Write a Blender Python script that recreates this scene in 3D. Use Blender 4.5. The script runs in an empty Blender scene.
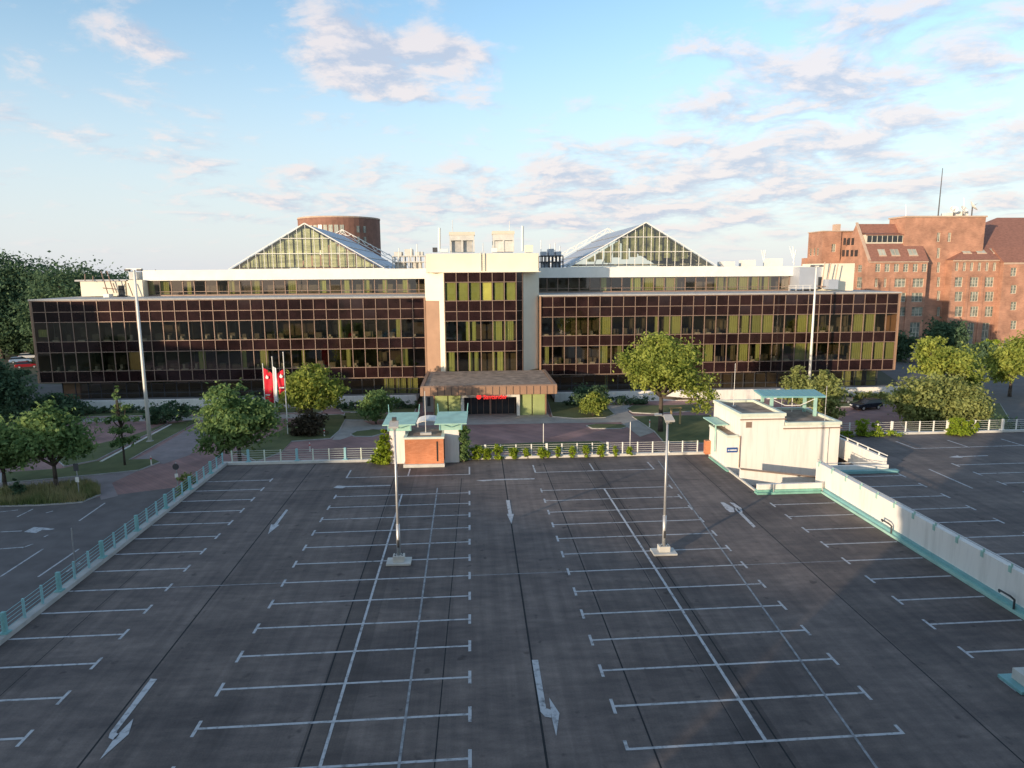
import bpy, math, random
import numpy as np
from math import sin, cos, pi, radians
C = bpy.context.scene.collection
SC = bpy.context.scene
rnd = random.Random(7)

# ------------------------------------------------------------------ camera
F_PX, PITCH, YAW, ROLL, CAM_H = 692.3, .1598, .0601, -.00697, 16.956
_f = np.array([sin(YAW) * cos(PITCH), cos(YAW) * cos(PITCH), -sin(PITCH)])
_r0 = np.array([cos(YAW), -sin(YAW), 0.])
_u0 = np.cross(_r0, _f)
_R = cos(ROLL) * _r0 + sin(ROLL) * _u0
_U = -sin(ROLL) * _r0 + cos(ROLL) * _u0
cam = bpy.data.cameras.new("camera")
cam.sensor_width = 36.0
cam.lens = 36.0 * F_PX / 1024
cam.clip_start, cam.clip_end = .1, 6000
camo = bpy.data.objects.new("camera", cam)
C.objects.link(camo)
from mathutils import Matrix, Vector
camo.matrix_world = Matrix(((_R[0], _U[0], -_f[0], 0), (_R[1], _U[1], -_f[1], 0), (_R[2], _U[2], -_f[2], CAM_H), (0, 0, 0, 1)))
SC.camera = camo

def _ray(px, py):
    return _f + _R * (px - 512) / F_PX - _U * (py - 384) / F_PX
def onz(px, py, z=0.):          # point of a horizontal plane seen at a photo pixel
    d = _ray(px, py); t = (z - CAM_H) / d[2]
    return (d[0] * t, d[1] * t)
def ony(px, py, Y):             # X and Z on a vertical plane at depth Y
    d = _ray(px, py); t = Y / d[1]
    return (d[0] * t, CAM_H + d[2] * t)

# ------------------------------------------------------------------ sky, sun, exposure
SUN_EL, SUN_AZ = radians(7.0), radians(47.1)          # azimuth the light travels to, from +Y towards +X
SUN_STRENGTH, SKY_STRENGTH, EXPOSURE = 3.4, .15, .75
world = bpy.data.worlds.new("World"); SC.world = world; world.use_nodes = True
def build_world():
    nt = world.node_tree; N, L = nt.nodes, nt.links; N.clear()
    def nd(t, **k):
        n = N.new(t)
        for a, b in k.items(): setattr(n, a, b)
        return n
    def math_(op, a, b=None, c=None):
        n = nd('ShaderNodeMath', operation=op)
        for i, v in enumerate((a, b, c)):
            if v is None: continue
            if isinstance(v, (int, float)): n.inputs[i].default_value = v
            else: L.new(v, n.inputs[i])
        return n.outputs[0]
    out = nd('ShaderNodeOutputWorld'); bg = nd('ShaderNodeBackground')
    sky = nd('ShaderNodeTexSky', sky_type='NISHITA', sun_disc=False)
    sky.sun_elevation = SUN_EL; sky.sun_rotation = SUN_AZ + pi
    sky.air_density, sky.dust_density, sky.ozone_density = 1.0, .6, 1.6
    tc = nd('ShaderNodeTexCoord'); sep = nd('ShaderNodeSeparateXYZ'); L.new(tc.outputs['Generated'], sep.inputs[0])
    zc = math_('MAXIMUM', sep.outputs[2], 0.)
    den = math_('ADD', zc, .20)
    cx = math_('DIVIDE', sep.outputs[0], den); cy = math_('DIVIDE', sep.outputs[1], den)
    comb = nd('ShaderNodeCombineXYZ'); L.new(cx, comb.inputs[0]); L.new(cy, comb.inputs[1])
    def cloud(off):
        mp = nd('ShaderNodeMapping'); L.new(comb.outputs[0], mp.inputs[0])
        mp.inputs['Location'].default_value = (3.1 + off[0], 1.7 + off[1], 0)
        n1 = nd('ShaderNodeTexNoise'); n1.inputs['Scale'].default_value = 4.2; n1.inputs['Detail'].default_value = 10
        n1.inputs['Roughness'].default_value = .62; n1.inputs['Distortion'].default_value = .25
        L.new(mp.outputs[0], n1.inputs['Vector'])
        n2 = nd('ShaderNodeTexNoise'); n2.inputs['Scale'].default_value = .9; n2.inputs['Detail'].default_value = 3
        L.new(mp.outputs[0], n2.inputs['Vector'])
        return math_('ADD', math_('MULTIPLY', n1.outputs[0], .72), math_('MULTIPLY', n2.outputs[0], .28))
    d0 = cloud((0, 0)); d1 = cloud((-.055, -.05))
    # where clouds gather: patches fixed in the sky (bearing in the cloud plane)
    bias = None
    for (px, py, rad, amt) in [(350, 50, .36, .18), (410, 75, .36, .14), (145, 45, .20, .10), (450, 60, .22, .09), (850, 130, 1.3, .030), (760, 190, 1.3, .055),
                               (930, 60, .8, .035), (820, 40, .5, .035), (1000, 120, .8, .015), (330, 190, .9, .055), (90, 100, .15, .06), (600, 215, 1.6, .06), (180, 160, .35, .04), (250, 45, .2, -.08), (560, 50, .45, -.08), (300, 135, .3, -.04),
                               (980, 170, 1.5, .03), (620, 60, .75, -.06), (60, 200, 1.0, -.06), (560, 120, .45, -.03), (240, 100, .22, -.05)]:
        d = _ray(px, py); d = d / np.linalg.norm(d)
        q = (d[0] / (d[2] + .20), d[1] / (d[2] + .20)); rad *= .68
        dx = math_('SUBTRACT', cx, q[0]); dy = math_('SUBTRACT', cy, q[1])
        r2 = math_('ADD', math_('MULTIPLY', dx, dx), math_('MULTIPLY', dy, dy))
        g = math_('MULTIPLY', math_('EXPONENT', math_('MULTIPLY', r2, -1. / (rad * rad))), amt)
        bias = g if bias is None else math_('ADD', bias, g)
    dens = math_('ADD', d0, bias)
    mr = nd('ShaderNodeMapRange', interpolation_type='SMOOTHSTEP'); L.new(dens, mr.inputs[0])
    mr.inputs[1].default_value = .485; mr.inputs[2].default_value = .67
    fade = nd('ShaderNodeMapRange', interpolation_type='SMOOTHSTEP'); L.new(sep.outputs[2], fade.inputs[0])
    fade.inputs[1].default_value = -.01; fade.inputs[2].default_value = .07
    alpha = math_('MULTIPLY', math_('MULTIPLY', mr.outputs[0], fade.outputs[0]), .80)
    lit = nd('ShaderNodeMapRange'); L.new(math_('SUBTRACT', d0, d1), lit.inputs[0])
    lit.inputs[1].default_value = -.05; lit.inputs[2].default_value = .05
    ccol = nd('ShaderNodeMix', data_type='RGBA'); L.new(lit.outputs[0], ccol.inputs[0])
    k = 1 / SKY_STRENGTH
    ccol.inputs[6].default_value = (.33 * k, .36 * k, .44 * k, 1)
    ccol.inputs[7].default_value = (.56 * k, .50 * k, .49 * k, 1)
    # thin bright veil towards the horizon
    hz = nd('ShaderNodeMapRange', interpolation_type='SMOOTHSTEP'); L.new(sep.outputs[2], hz.inputs[0])
    hz.inputs[1].default_value = .0; hz.inputs[2].default_value = .36; hz.inputs[3].default_value = .85; hz.inputs[4].default_value = .04
    base = nd('ShaderNodeMix', data_type='RGBA'); L.new(hz.outputs[0], base.inputs[0])
    tint = nd('ShaderNodeMix', data_type='RGBA', blend_type='MULTIPLY'); tint.inputs[0].default_value = 1
    L.new(sky.outputs[0], tint.inputs[6]); tint.inputs[7].default_value = SKY_TINT
    L.new(tint.outputs[2], base.inputs[6]); base.inputs[7].default_value = (.45 * k, .475 * k, .53 * k, 1)
    mix = nd('ShaderNodeMix', data_type='RGBA'); L.new(alpha, mix.inputs[0])
    L.new(base.outputs[2], mix.inputs[6]); L.new(ccol.outputs[2], mix.inputs[7])
    L.new(mix.outputs[2], bg.inputs[0]); bg.inputs[1].default_value = SKY_STRENGTH
    L.new(bg.outputs[0], out.inputs[0])
SKY_TINT = (1.24, 1.36, 1.44, 1)
build_world()
sun = bpy.data.lights.new("sun", 'SUN'); sun.energy = SUN_STRENGTH; sun.angle = radians(.5); sun.color = (1., .79, .56)
suno = bpy.data.objects.new("sun", sun); C.objects.link(suno)
_sd = Vector((sin(SUN_AZ) * cos(SUN_EL), cos(SUN_AZ) * cos(SUN_EL), -sin(SUN_EL)))
suno.rotation_euler = _sd.to_track_quat('-Z', 'Y').to_euler()
SC.view_settings.view_transform = 'Standard'; SC.view_settings.look = 'None'
SC.view_settings.exposure = EXPOSURE; SC.view_settings.gamma = 1

# ------------------------------------------------------------------ materials
M = {}
def mat(name, col, rough=.7, var=.12, scale=3., metal=0., spec=.5, col2=None, bump=0., detail=6, stretch=None, obj_coords=True):
    m = bpy.data.materials.new(name); m.use_nodes = True
    nt = m.node_tree; N, L = nt.nodes, nt.links
    b = N['Principled BSDF']; b.inputs['Roughness'].default_value = rough; b.inputs['Metallic'].default_value = metal
    b.inputs['Specular IOR Level'].default_value = spec
    tc = N.new('ShaderNodeTexCoord'); mp = N.new('ShaderNodeMapping'); L.new(tc.outputs['Object'], mp.inputs[0])
    if stretch: mp.inputs['Scale'].default_value = stretch
    no = N.new('ShaderNodeTexNoise'); no.inputs['Scale'].default_value = scale; no.inputs['Detail'].default_value = detail
    no.inputs['Roughness'].default_value = .62
    L.new(mp.outputs[0], no.inputs['Vector'])
    cr = N.new('ShaderNodeValToRGB'); cr.color_ramp.elements[0].position = .32; cr.color_ramp.elements[1].position = .68
    c2 = col2 or tuple(min(1, c * (1 + var)) for c in col)
    c1 = col if col2 else tuple(c * (1 - var) for c in col)
    cr.color_ramp.elements[0].color = (*c1, 1); cr.color_ramp.elements[1].color = (*c2, 1)
    L.new(no.outputs[0], cr.inputs[0]); L.new(cr.outputs[0], b.inputs['Base Color'])
    if bump:
        bp = N.new('ShaderNodeBump'); bp.inputs['Strength'].default_value = bump; bp.inputs['Distance'].default_value = .03
        n3 = N.new('ShaderNodeTexNoise'); n3.inputs['Scale'].default_value = scale * 8; n3.inputs['Detail'].default_value = 4
        L.new(mp.outputs[0], n3.inputs['Vector']); L.new(n3.outputs[0], bp.inputs['Height']); L.new(bp.outputs[0], b.inputs['Normal'])
    cr.name = 'ramp'
    M[name] = m
    return m

def brick_mat(name, c1, c2, mortar, bw=.5, bh=.17, rough=.85):
    m = bpy.data.materials.new(name); m.use_nodes = True
    nt = m.node_tree; N, L = nt.nodes, nt.links; b = N['Principled BSDF']; b.inputs['Roughness'].default_value = rough
    tc = N.new('ShaderNodeTexCoord'); sep = N.new('ShaderNodeSeparateXYZ'); L.new(tc.outputs['Object'], sep.inputs[0])
    ad = N.new('ShaderNodeMath'); ad.operation = 'ADD'; L.new(sep.outputs[0], ad.inputs[0]); L.new(sep.outputs[1], ad.inputs[1])
    cb = N.new('ShaderNodeCombineXYZ'); L.new(ad.outputs[0], cb.inputs[0]); L.new(sep.outputs[2], cb.inputs[1])
    bt = N.new('ShaderNodeTexBrick'); L.new(cb.outputs[0], bt.inputs['Vector']); bt.inputs['Scale'].default_value = 1
    bt.inputs['Brick Width'].default_value = bw; bt.inputs['Row Height'].default_value = bh; bt.inputs['Mortar Size'].default_value = bh * .07
    bt.inputs['Color1'].default_value = (*c1, 1); bt.inputs['Color2'].default_value = (*c2, 1); bt.inputs['Mortar'].default_value = (*mortar, 1)
    no = N.new('ShaderNodeTexNoise'); no.inputs['Scale'].default_value = .35; no.inputs['Detail'].default_value = 8; L.new(tc.outputs['Object'], no.inputs['Vector'])
    cr = N.new('ShaderNodeValToRGB'); cr.color_ramp.elements[0].position = .3; cr.color_ramp.elements[1].position = .72
    cr.color_ramp.elements[0].color = (.68, .68, .68, 1); cr.color_ramp.elements[1].color = (1.22, 1.2, 1.18, 1); L.new(no.outputs[0], cr.inputs[0])
    mx = N.new('ShaderNodeMix'); mx.data_type = 'RGBA'; mx.blend_type = 'MULTIPLY'; mx.inputs[0].default_value = 1
    L.new(bt.outputs[0], mx.inputs[6]); L.new(cr.outputs[0], mx.inputs[7]); L.new(mx.outputs[2], b.inputs['Base Color'])
    M[name] = m
    return m

def glass_mat(name, tint, refl=.16, rough=.02, gcol=(1, 1, 1)):
    m = bpy.data.materials.new(name); m.use_nodes = True
    nt = m.node_tree; N, L = nt.nodes, nt.links; N.clear()
    o = N.new('ShaderNodeOutputMaterial'); t = N.new('ShaderNodeBsdfTransparent'); g = N.new('ShaderNodeBsdfGlossy')
    t.inputs[0].default_value = (*tint, 1); g.inputs[0].default_value = (*gcol, 1); g.inputs['Roughness'].default_value = rough
    lw = N.new('ShaderNodeLayerWeight'); lw.inputs[0].default_value = .25
    ma = N.new('ShaderNodeMath'); ma.operation = 'MULTIPLY_ADD'; ma.inputs[1].default_value = .8; ma.inputs[2].default_value = refl
    ma.use_clamp = True; L.new(lw.outputs['Fresnel'], ma.inputs[0])
    mx = N.new('ShaderNodeMixShader'); L.new(ma.outputs[0], mx.inputs[0]); L.new(t.outputs[0], mx.inputs[1]); L.new(g.outputs[0], mx.inputs[2])
    L.new(mx.outputs[0], o.inputs[0]); M[name] = m
    return m

def leaf_mat(name, dark, light, trans=.35):
    m = bpy.data.materials.new(name); m.use_nodes = True
    nt = m.node_tree; N, L = nt.nodes, nt.links; N.clear()
    o = N.new('ShaderNodeOutputMaterial'); d = N.new('ShaderNodeBsdfDiffuse'); t = N.new('ShaderNodeBsdfTranslucent')
    tc = N.new('ShaderNodeTexCoord'); no = N.new('ShaderNodeTexNoise'); no.inputs['Scale'].default_value = .55; no.inputs['Detail'].default_value = 3
    L.new(tc.outputs['Object'], no.inputs['Vector']); ge = N.new('ShaderNodeNewGeometry')
    ad = N.new('ShaderNodeMath'); ad.operation = 'MULTIPLY_ADD'; L.new(ge.outputs['Random Per Island'], ad.inputs[0]); ad.inputs[1].default_value = .35
    L.new(no.outputs[0], ad.inputs[2])
    cr = N.new('ShaderNodeValToRGB'); cr.color_ramp.elements[0].position = .38; cr.color_ramp.elements[1].position = .95
    cr.color_ramp.elements[0].color = (*dark, 1); cr.color_ramp.elements[1].color = (*light, 1); L.new(ad.outputs[0], cr.inputs[0])
    L.new(cr.outputs[0], d.inputs[0]); L.new(cr.outputs[0], t.inputs[0])
    mx = N.new('ShaderNodeMixShader'); mx.inputs[0].default_value = trans
    L.new(d.outputs[0], mx.inputs[1]); L.new(t.outputs[0], mx.inputs[2]); L.new(mx.outputs[0], o.inputs[0])
    M[name] = m
    return m

mat('white_paint', (.80, .77, .70), .6, .06, .6)
mat('white_wall', (.64, .605, .55), .75, .05, 1.1, col2=(.80, .76, .70), stretch=(2.2, 2.2, .22), detail=8)
for _q in ('white_wall',):
    _e = M[_q].node_tree.nodes['ramp'].color_ramp.elements; _e[0].position = .22; _e[1].position = .52
mat('worn_line', (.12, .12, .125), .8, .3, 3.2, col2=(.52, .52, .53), bump=.1, detail=10)
for _q in ('worn_line',):
    _e = M[_q].node_tree.nodes['ramp'].color_ramp.elements; _e[0].position = .28; _e[1].position = .50
mat('worn_line_faint', (.16, .16, .165), .8, .35, 3., col2=(.40, .41, .42), detail=9)
mat('joint', (.018, .018, .02), .9, .2, 3)
mat('joint_pale', (.10, .10, .105), .9, .2, 3)
mat('concrete', (.42, .41, .39), .85, .15, 1.2, bump=.2)
mat('concrete_light', (.58, .56, .51), .85, .12, 1.2, bump=.2)
mat('grey_wall', (.40, .40, .42), .8, .06, .8)
mat('teal', (.20, .42, .42), .55, .10, 2.)
mat('teal_pale', (.34, .55, .47), .6, .12, 1.2)
mat('post_teal', (.27, .50, .53), .6, .1, 1.5)
mat('coping', (.64, .69, .58), .65, .12, 1.2)
mat('teal_green', (.20, .42, .34), .7, .25, 1.5)
mat('steel', (.50, .50, .50), .45, .08, 4, metal=.6)
mat('steel_dark', (.07, .07, .075), .5, .1, 3, metal=.3)
mat('black', (.015, .015, .016), .6, .2, 3)
mat('bronze', (.30, .205, .155), .5, .10, 1.0, metal=.25)
mat('bronze_clad', (.34, .20, .125), .55, .10, .5)
mat('spandrel', (.022, .0105, .0105), .09, .5, .35, spec=.5)
mat('cream_clad', (.78, .71, .56), .7, .05, .4)
mat('roof_gravel', (.30, .22, .165), .95, .45, .9, bump=.4)
mat('roof_felt', (.16, .15, .145), .95, .25, .6)
mat('curtain', (.34, .40, .165), .9, .10, .5)
mat('curtain_bright', (.85, .88, .36), .9, .04, .5)
mat('blind_tan', (.55, .40, .20), .9, .05, .5)
mat('blind_pale', (.56, .55, .38), .9, .45, .8, stretch=(.3, 1, 2))
mat('blind_dark', (.24, .24, .13), .9, .8, .9)
mat('interior', (.07, .058, .045), .9, .3, .4)
mat('interior_pale', (.13, .12, .10), .9, .6, .25)
mat('zinc', (.44, .47, .52), .5, .06, .5, metal=.3)
mat('red_flag', (.68, .015, .035), .8, .06, 1)
mat('white_flag', (.78, .77, .75), .8, .04, 1)
_m = mat('red_lit', (.75, .02, .02), .5, .03, 1); _b = _m.node_tree.nodes['Principled BSDF']; _b.inputs['Emission Color'].default_value = (1, .05, .04, 1); _b.inputs['Emission Strength'].default_value = .7
mat('blue_sign', (.03, .09, .30), .5, .03, 1)
mat('red_sign', (.75, .03, .03), .5, .03, 1)
mat('roof_tile', (.27, .125, .090), .85, .22, 1.4, stretch=(1, 1, 3))
mat('stone_cap', (.50, .36, .27), .85, .1, 1)
mat('win_frame', (.62, .56, .45), .6, .06, 1)
mat('bark', (.085, .065, .05), .95, .3, 3, bump=.5)
mat('lawn', (.07, .09, .03), .95, .3, .35, col2=(.14, .155, .06), bump=.5)
mat('ground', (.075, .082, .05), .95, .3, .05)
mat('asphalt_road', (.14, .122, .116), .9, .2, .5, bump=.15)
mat('asphalt_pale', (.13, .125, .12), .9, .15, .5, bump=.15)
mat('paving_grey', (.37, .34, .305), .9, .16, .8, bump=.15)
mat('car_navy', (.012, .018, .035), .25, .05, 1, metal=.3)
mat('car_red', (.26, .012, .016), .3, .05, 1)
mat('car_blue', (.25, .36, .50), .3, .05, 1)
mat('car_white', (.7, .7, .7), .3, .03, 1)
mat('car_grey', (.22, .23, .24), .3, .03, 1, metal=.4)
mat('rubber', (.02, .02, .02), .85, .1, 3)
mat('car_glass', (.012, .016, .02), .08, .1, 1)
mat('headlight', (.7, .7, .68), .2, .03, 1)
mat('dry_grass', (.12, .17, .045), .95, .3, .4, col2=(.42, .34, .17))
mat('drum_brick', (.25, .125, .09), .85, .18, .5)
mat('hotel_wall', (.40, .36, .31), .85, .08, .3)
mat('window_dark', (.03, .035, .04), .1, .2, .2)
mat('window_pale', (.42, .43, .36), .12, .35, .22)
mat('window_grey', (.08, .095, .085), .12, .5, .9, col2=(.34, .36, .30))
brick_mat('orange_brick', (.56, .19, .08), (.66, .25, .12), (.42, .22, .13), .3, .1)
brick_mat('brick', (.48, .245, .160), (.40, .195, .128), (.48, .31, .22), .6, .22)
brick_mat('paving_red', (.36, .205, .185), (.29, .175, .16), (.20, .15, .14), .6, .3)
glass_mat('glass', (.80, .74, .60), .13, .03, (1., .88, .78))
glass_mat('glass_tower', (.84, .80, .62), .07)
glass_mat('glass_atrium', (.90, .92, .80), .08)
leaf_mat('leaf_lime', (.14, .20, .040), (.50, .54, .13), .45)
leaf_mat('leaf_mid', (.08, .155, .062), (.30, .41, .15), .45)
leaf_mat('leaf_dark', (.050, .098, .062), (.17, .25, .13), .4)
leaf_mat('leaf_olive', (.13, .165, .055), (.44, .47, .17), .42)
leaf_mat('leaf_purple', (.055, .046, .032), (.13, .105, .07), .25)
leaf_mat('leaf_ivy', (.13, .20, .02), (.44, .54, .07), .45)

# parking deck asphalt: re-laid strips, big soft stains warmed in place of reflected sun, fine grain
def deck_material():
    m = bpy.data.materials.new('deck_asphalt'); m.use_nodes = True
    nt = m.node_tree; N, L = nt.nodes, nt.links; b = N['Principled BSDF']; b.inputs['Roughness'].default_value = .82
    b.inputs['Specular IOR Level'].default_value = .35
    tc = N.new('ShaderNodeTexCoord'); sep = N.new('ShaderNodeSeparateXYZ'); L.new(tc.outputs['Object'], sep.inputs[0])
    mr = N.new('ShaderNodeMapRange'); L.new(sep.outputs[0], mr.inputs[0]); mr.inputs[1].default_value = -22; mr.inputs[2].default_value = 28
    st = N.new('ShaderNodeValToRGB'); st.color_ramp.interpolation = 'CONSTANT'
    edges = [(-22, .85), (-19.4, 1.02), (-13.9, .90), (-9.6, 1.0), (-6.4, .72), (-4.95, .92), (-1.25, 1.0), (2.5, 1.06), (6.35, .94), (9.7, .72), (11.2, .95), (15.5, 1.02), (19.2, .87), (24.5, .93)]
    el = st.color_ramp.elements
    el[0].position = 0; el[0].color = (.85,) * 3 + (1,)
    el[1].position = (edges[1][0] + 22) / 50; el[1].color = (edges[1][1],) * 3 + (1,)
    for x, v in edges[2:]:
        e = el.new((x + 22) / 50); e.color = (v, v, v, 1)
    L.new(mr.outputs[0], st.inputs[0])
    def noise(s, d, stretch):
        mp = N.new('ShaderNodeMapping'); L.new(tc.outputs['Object'], mp.inputs[0]); mp.inputs['Scale'].default_value = stretch
        n = N.new('ShaderNodeTexNoise'); n.inputs['Scale'].default_value = s; n.inputs['Detail'].default_value = d; n.inputs['Roughness'].default_value = .6
        L.new(mp.outputs[0], n.inputs['Vector']); return n.outputs[0]
    n1 = noise(.22, 7, (.6, 1.3, 1)); n2 = noise(1.4, 8, (.55, 1.5, 1)); n3 = noise(14, 4, (1, 1, 1))
    def ramp(v, p0, p1, c0, c1):
        cr = N.new('ShaderNodeValToRGB'); cr.color_ramp.elements[0].position = p0; cr.color_ramp.elements[1].position = p1
        cr.color_ramp.elements[0].color = (*c0, 1); cr.color_ramp.elements[1].color = (*c1, 1); L.new(v, cr.inputs[0]); return cr.outputs[0]
    def mul(a, c):
        mx = N.new('ShaderNodeMix'); mx.data_type = 'RGBA'; mx.blend_type = 'MULTIPLY'; mx.inputs[0].default_value = 1
        L.new(a, mx.inputs[6]); L.new(c, mx.inputs[7]); return mx.outputs[2]
    c = ramp(n1, .35, .68, (.112, .092, .086), (.205, .166, .146))
    c = mul(c, ramp(n2, .33, .66, (.76, .76, .77), (1.22, 1.21, 1.20)))
    c = mul(c, ramp(n3, .3, .7, (.88, .88, .88), (1.12, 1.12, 1.12)))
    n4 = noise(1.1, 2, (1, 1, 1)); n5 = noise(.8, 5, (2.6, .12, 1))
    c = mul(c, ramp(n4, .66, .74, (1, 1, 1), (.55, .55, .56)))
    c = mul(c, ramp(n5, .3, .7, (.78, .78, .79), (1.16, 1.15, 1.14)))
    c = mul(c, st.outputs[0])
    L.new(c, b.inputs['Base Color'])
    L.new(ramp(n2, .3, .7, (.72,) * 3, (.92,) * 3), b.inputs['Roughness'])
    bp = N.new('ShaderNodeBump'); bp.inputs['Strength'].default_value = .25; bp.inputs['Distance'].default_value = .01
    L.new(n3, bp.inputs['Height']); L.new(bp.outputs[0], b.inputs['Normal'])
    M['deck_asphalt'] = m
deck_material()

# ------------------------------------------------------------------ mesh helpers
class MB:
    def __init__(s): s.v = []; s.f = []; s.smooth = False
    def quad(s, *p):
        i = len(s.v); s.v += [tuple(map(float, q)) for q in p]; s.f.append(tuple(range(i, i + len(p)))); return s
    def box(s, x0, x1, y0, y1, z0, z1):
        if x0 > x1: x0, x1 = x1, x0
        if y0 > y1: y0, y1 = y1, y0
        i = len(s.v)
        s.v += [(x0, y0, z0), (x1, y0, z0), (x1, y1, z0), (x0, y1, z0), (x0, y0, z1), (x1, y0, z1), (x1, y1, z1), (x0, y1, z1)]
        s.f += [tuple(i + k for k in q) for q in ((0, 3, 2, 1), (4, 5, 6, 7), (0, 1, 5, 4), (1, 2, 6, 5), (2, 3, 7, 6), (3, 0, 4, 7))]
        return s
    def prism(s, poly, z0, z1):
        a = sum(poly[k][0] * poly[(k + 1) % len(poly)][1] - poly[(k + 1) % len(poly)][0] * poly[k][1] for k in range(len(poly)))
        if a < 0: poly = poly[::-1]
        n = len(poly); i = len(s.v)
        s.v += [(x, y, z0) for x, y in poly] + [(x, y, z1) for x, y in poly]
        s.f.append(tuple(i + k for k in range(n - 1, -1, -1))); s.f.append(tuple(i + n + k for k in range(n)))
        for k in range(n):
            l = (k + 1) % n; s.f.append((i + k, i + l, i + n + l, i + n + k))
        return s
    def sheet(s, poly, z):
        a = sum(poly[k][0] * poly[(k + 1) % len(poly)][1] - poly[(k + 1) % len(poly)][0] * poly[k][1] for k in range(len(poly)))
        if a < 0: poly = poly[::-1]
        return s.quad(*[(x, y, z) for x, y in poly])
    def extrude_x(s, prof, x0, x1):               # profile of (y, z) swept along X
        n = len(prof); i = len(s.v)
        s.v += [(x0, y, z) for y, z in prof] + [(x1, y, z) for y, z in prof]
        s.f.append(tuple(i + k for k in range(n - 1, -1, -1))); s.f.append(tuple(i + n + k for k in range(n)))
        for k in range(n):
            l = (k + 1) % n; s.f.append((i + k, i + l, i + n + l, i + n + k))
        return s
    def tube(s, p0, p1, r0, r1=None, n=8):
        r1 = r0 if r1 is None else r1
        p0, p1 = Vector(p0), Vector(p1); d = (p1 - p0).normalized()
        a = d.cross(Vector((0, 0, 1)) if abs(d.z) < .9 else Vector((1, 0, 0))).normalized(); b = d.cross(a)
        i = len(s.v)
        for p, r in ((p0, r0), (p1, r1)):
            for k in range(n):
                t = 2 * pi * k / n; q = p + a * cos(t) * r + b * sin(t) * r; s.v.append(tuple(q))
        for k in range(n):
            l = (k + 1) % n; s.f.append((i + k, i + n + k, i + n + l, i + l))
        s.f.append(tuple(i + k for k in range(n))); s.f.append(tuple(i + n + k for k in range(n - 1, -1, -1)))
        return s
    def path(s, pts, radii, n=7):
        for k in range(len(pts) - 1): s.tube(pts[k], pts[k + 1], radii[k], radii[k + 1], n)
        return s
    def dome(s, c, r, n=12, m=5, zs=1.):
        i = len(s.v)
        for a in range(m):
            t = pi / 2 * a / m
            for k in range(n):
                u = 2 * pi * k / n; s.v.append((c[0] + r * cos(t) * cos(u), c[1] + r * cos(t) * sin(u), c[2] + r * zs * sin(t)))
        s.v.append((c[0], c[1], c[2] + r * zs))
        for a in range(m - 1):
            for k in range(n):
                l = (k + 1) % n; s.f.append((i + a * n + k, i + a * n + l, i + (a + 1) * n + l, i + (a + 1) * n + k))
        for k in range(n): s.f.append((i + (m - 1) * n + k, i + (m - 1) * n + (k + 1) % n, i + m * n))
        return s
    def build(s, name, material, parent=None, bevel=0., smooth=False):
        off = Vector((0, 0, 0)); p = parent
        while p is not None: off += p.location; p = p.parent
        me = bpy.data.meshes.new(name); me.from_pydata([(x - off.x, y - off.y, z - off.z) for x, y, z in s.v], [], s.f); me.update()
        me.materials.append(M[material] if isinstance(material, str) else material)
        if smooth:
            for q in me.polygons: q.use_smooth = True
        o = bpy.data.objects.new(name, me); C.objects.link(o)
        if parent is not None: o.parent = parent
        if bevel:
            b = o.modifiers.new('bevel', 'BEVEL'); b.width = bevel; b.segments = 2; b.limit_method = 'ANGLE'
        return o

def thing(name, label, cat, loc=(0, 0, 0), group=None):
    o = bpy.data.objects.new(name, None); C.objects.link(o); o.location = loc; o.empty_display_size = .3
    o['label'] = label; o['category'] = cat
    if group: o['group'] = group
    return o
def tag(o, label=None, cat=None, group=None, kind=None):
    if label: o['label'] = label
    if cat: o['category'] = cat
    if group: o['group'] = group
    if kind: o['kind'] = kind
    return o
def struct(o, kind='structure'): o['kind'] = kind; return o
def copy_tree(o, parent=None):
    c = o.copy(); C.objects.link(c); c.parent = parent
    for ch in [x for x in C.objects if x.parent == o]: copy_tree(ch, c)
    return c

GZ = -3.2                                          # street level; the parking deck is z = 0
G = lambda px, py: onz(px, py, GZ)

# ------------------------------------------------------------------ ground, roads, lawns
struct(MB().sheet([(-1500, -400), (1500, -400), (1500, 3000), (-1500, 3000)], GZ - .02).build('ground', 'ground'))
struct(MB().sheet([(-68, 4), (-22.6, 4), (-22.6, 64), (-27, 66.5), (-36.5, 62.6), (-41, 61.6), (-68, 61.6)], GZ + .004).build('lower_parking_lot', 'asphalt_road'))
struct(MB().sheet([(-72, 61.6), (-41, 61.6), (-36.5, 62.6), (-27, 66.5), (-22.6, 64), (-22.6, 56), (90, 56), (90, 108), (-72, 108)], GZ - .004).build('forecourt_paving', 'paving_red'))
roads = [
    [G(0, 497), G(0, 484), G(90, 476), G(140, 470), G(112, 483), G(118, 496), G(101, 500), G(97, 487), G(60, 486)],
    [G(130, 462), G(150, 452), G(197, 424), G(206, 419), G(219, 419), G(205, 440), G(190, 455), G(164, 464)],
    [(-70, 100.6), (-70, 97.6), (-24, 97.6), (-14, 96), (-14, 99.2), (-24, 100.6)],
    [G(332, 440), G(346, 418), G(352, 411), G(361, 411), G(361, 420), G(372, 425), G(395, 424), G(395, 430), G(372, 429), G(352, 436), G(340, 440)],
    [(-2, 95.2), (-9, 95.6), (-9, 91.2), (30, 90.5), (34, 87), (40, 87), (38, 91), (24, 94.8)],
    [G(604, 410), G(610, 403), G(630, 403), G(628, 412), G(655, 432), G(640, 437)],
]
mat('road_paving', (.27, .225, .22), .9, .16, .6, bump=.15)
for i, p in enumerate(roads): struct(MB().sheet(p, GZ + .010 + .004 * i).build('paved_road' if i < 2 else 'paved_path', 'road_paving' if i < 2 else 'paving_grey'))
struct(MB().sheet([(62, 66), (140, 66), (160, 168), (96, 168), (76, 116), (66, 100)], GZ + .001).build('side_road', 'asphalt_pale'))
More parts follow.
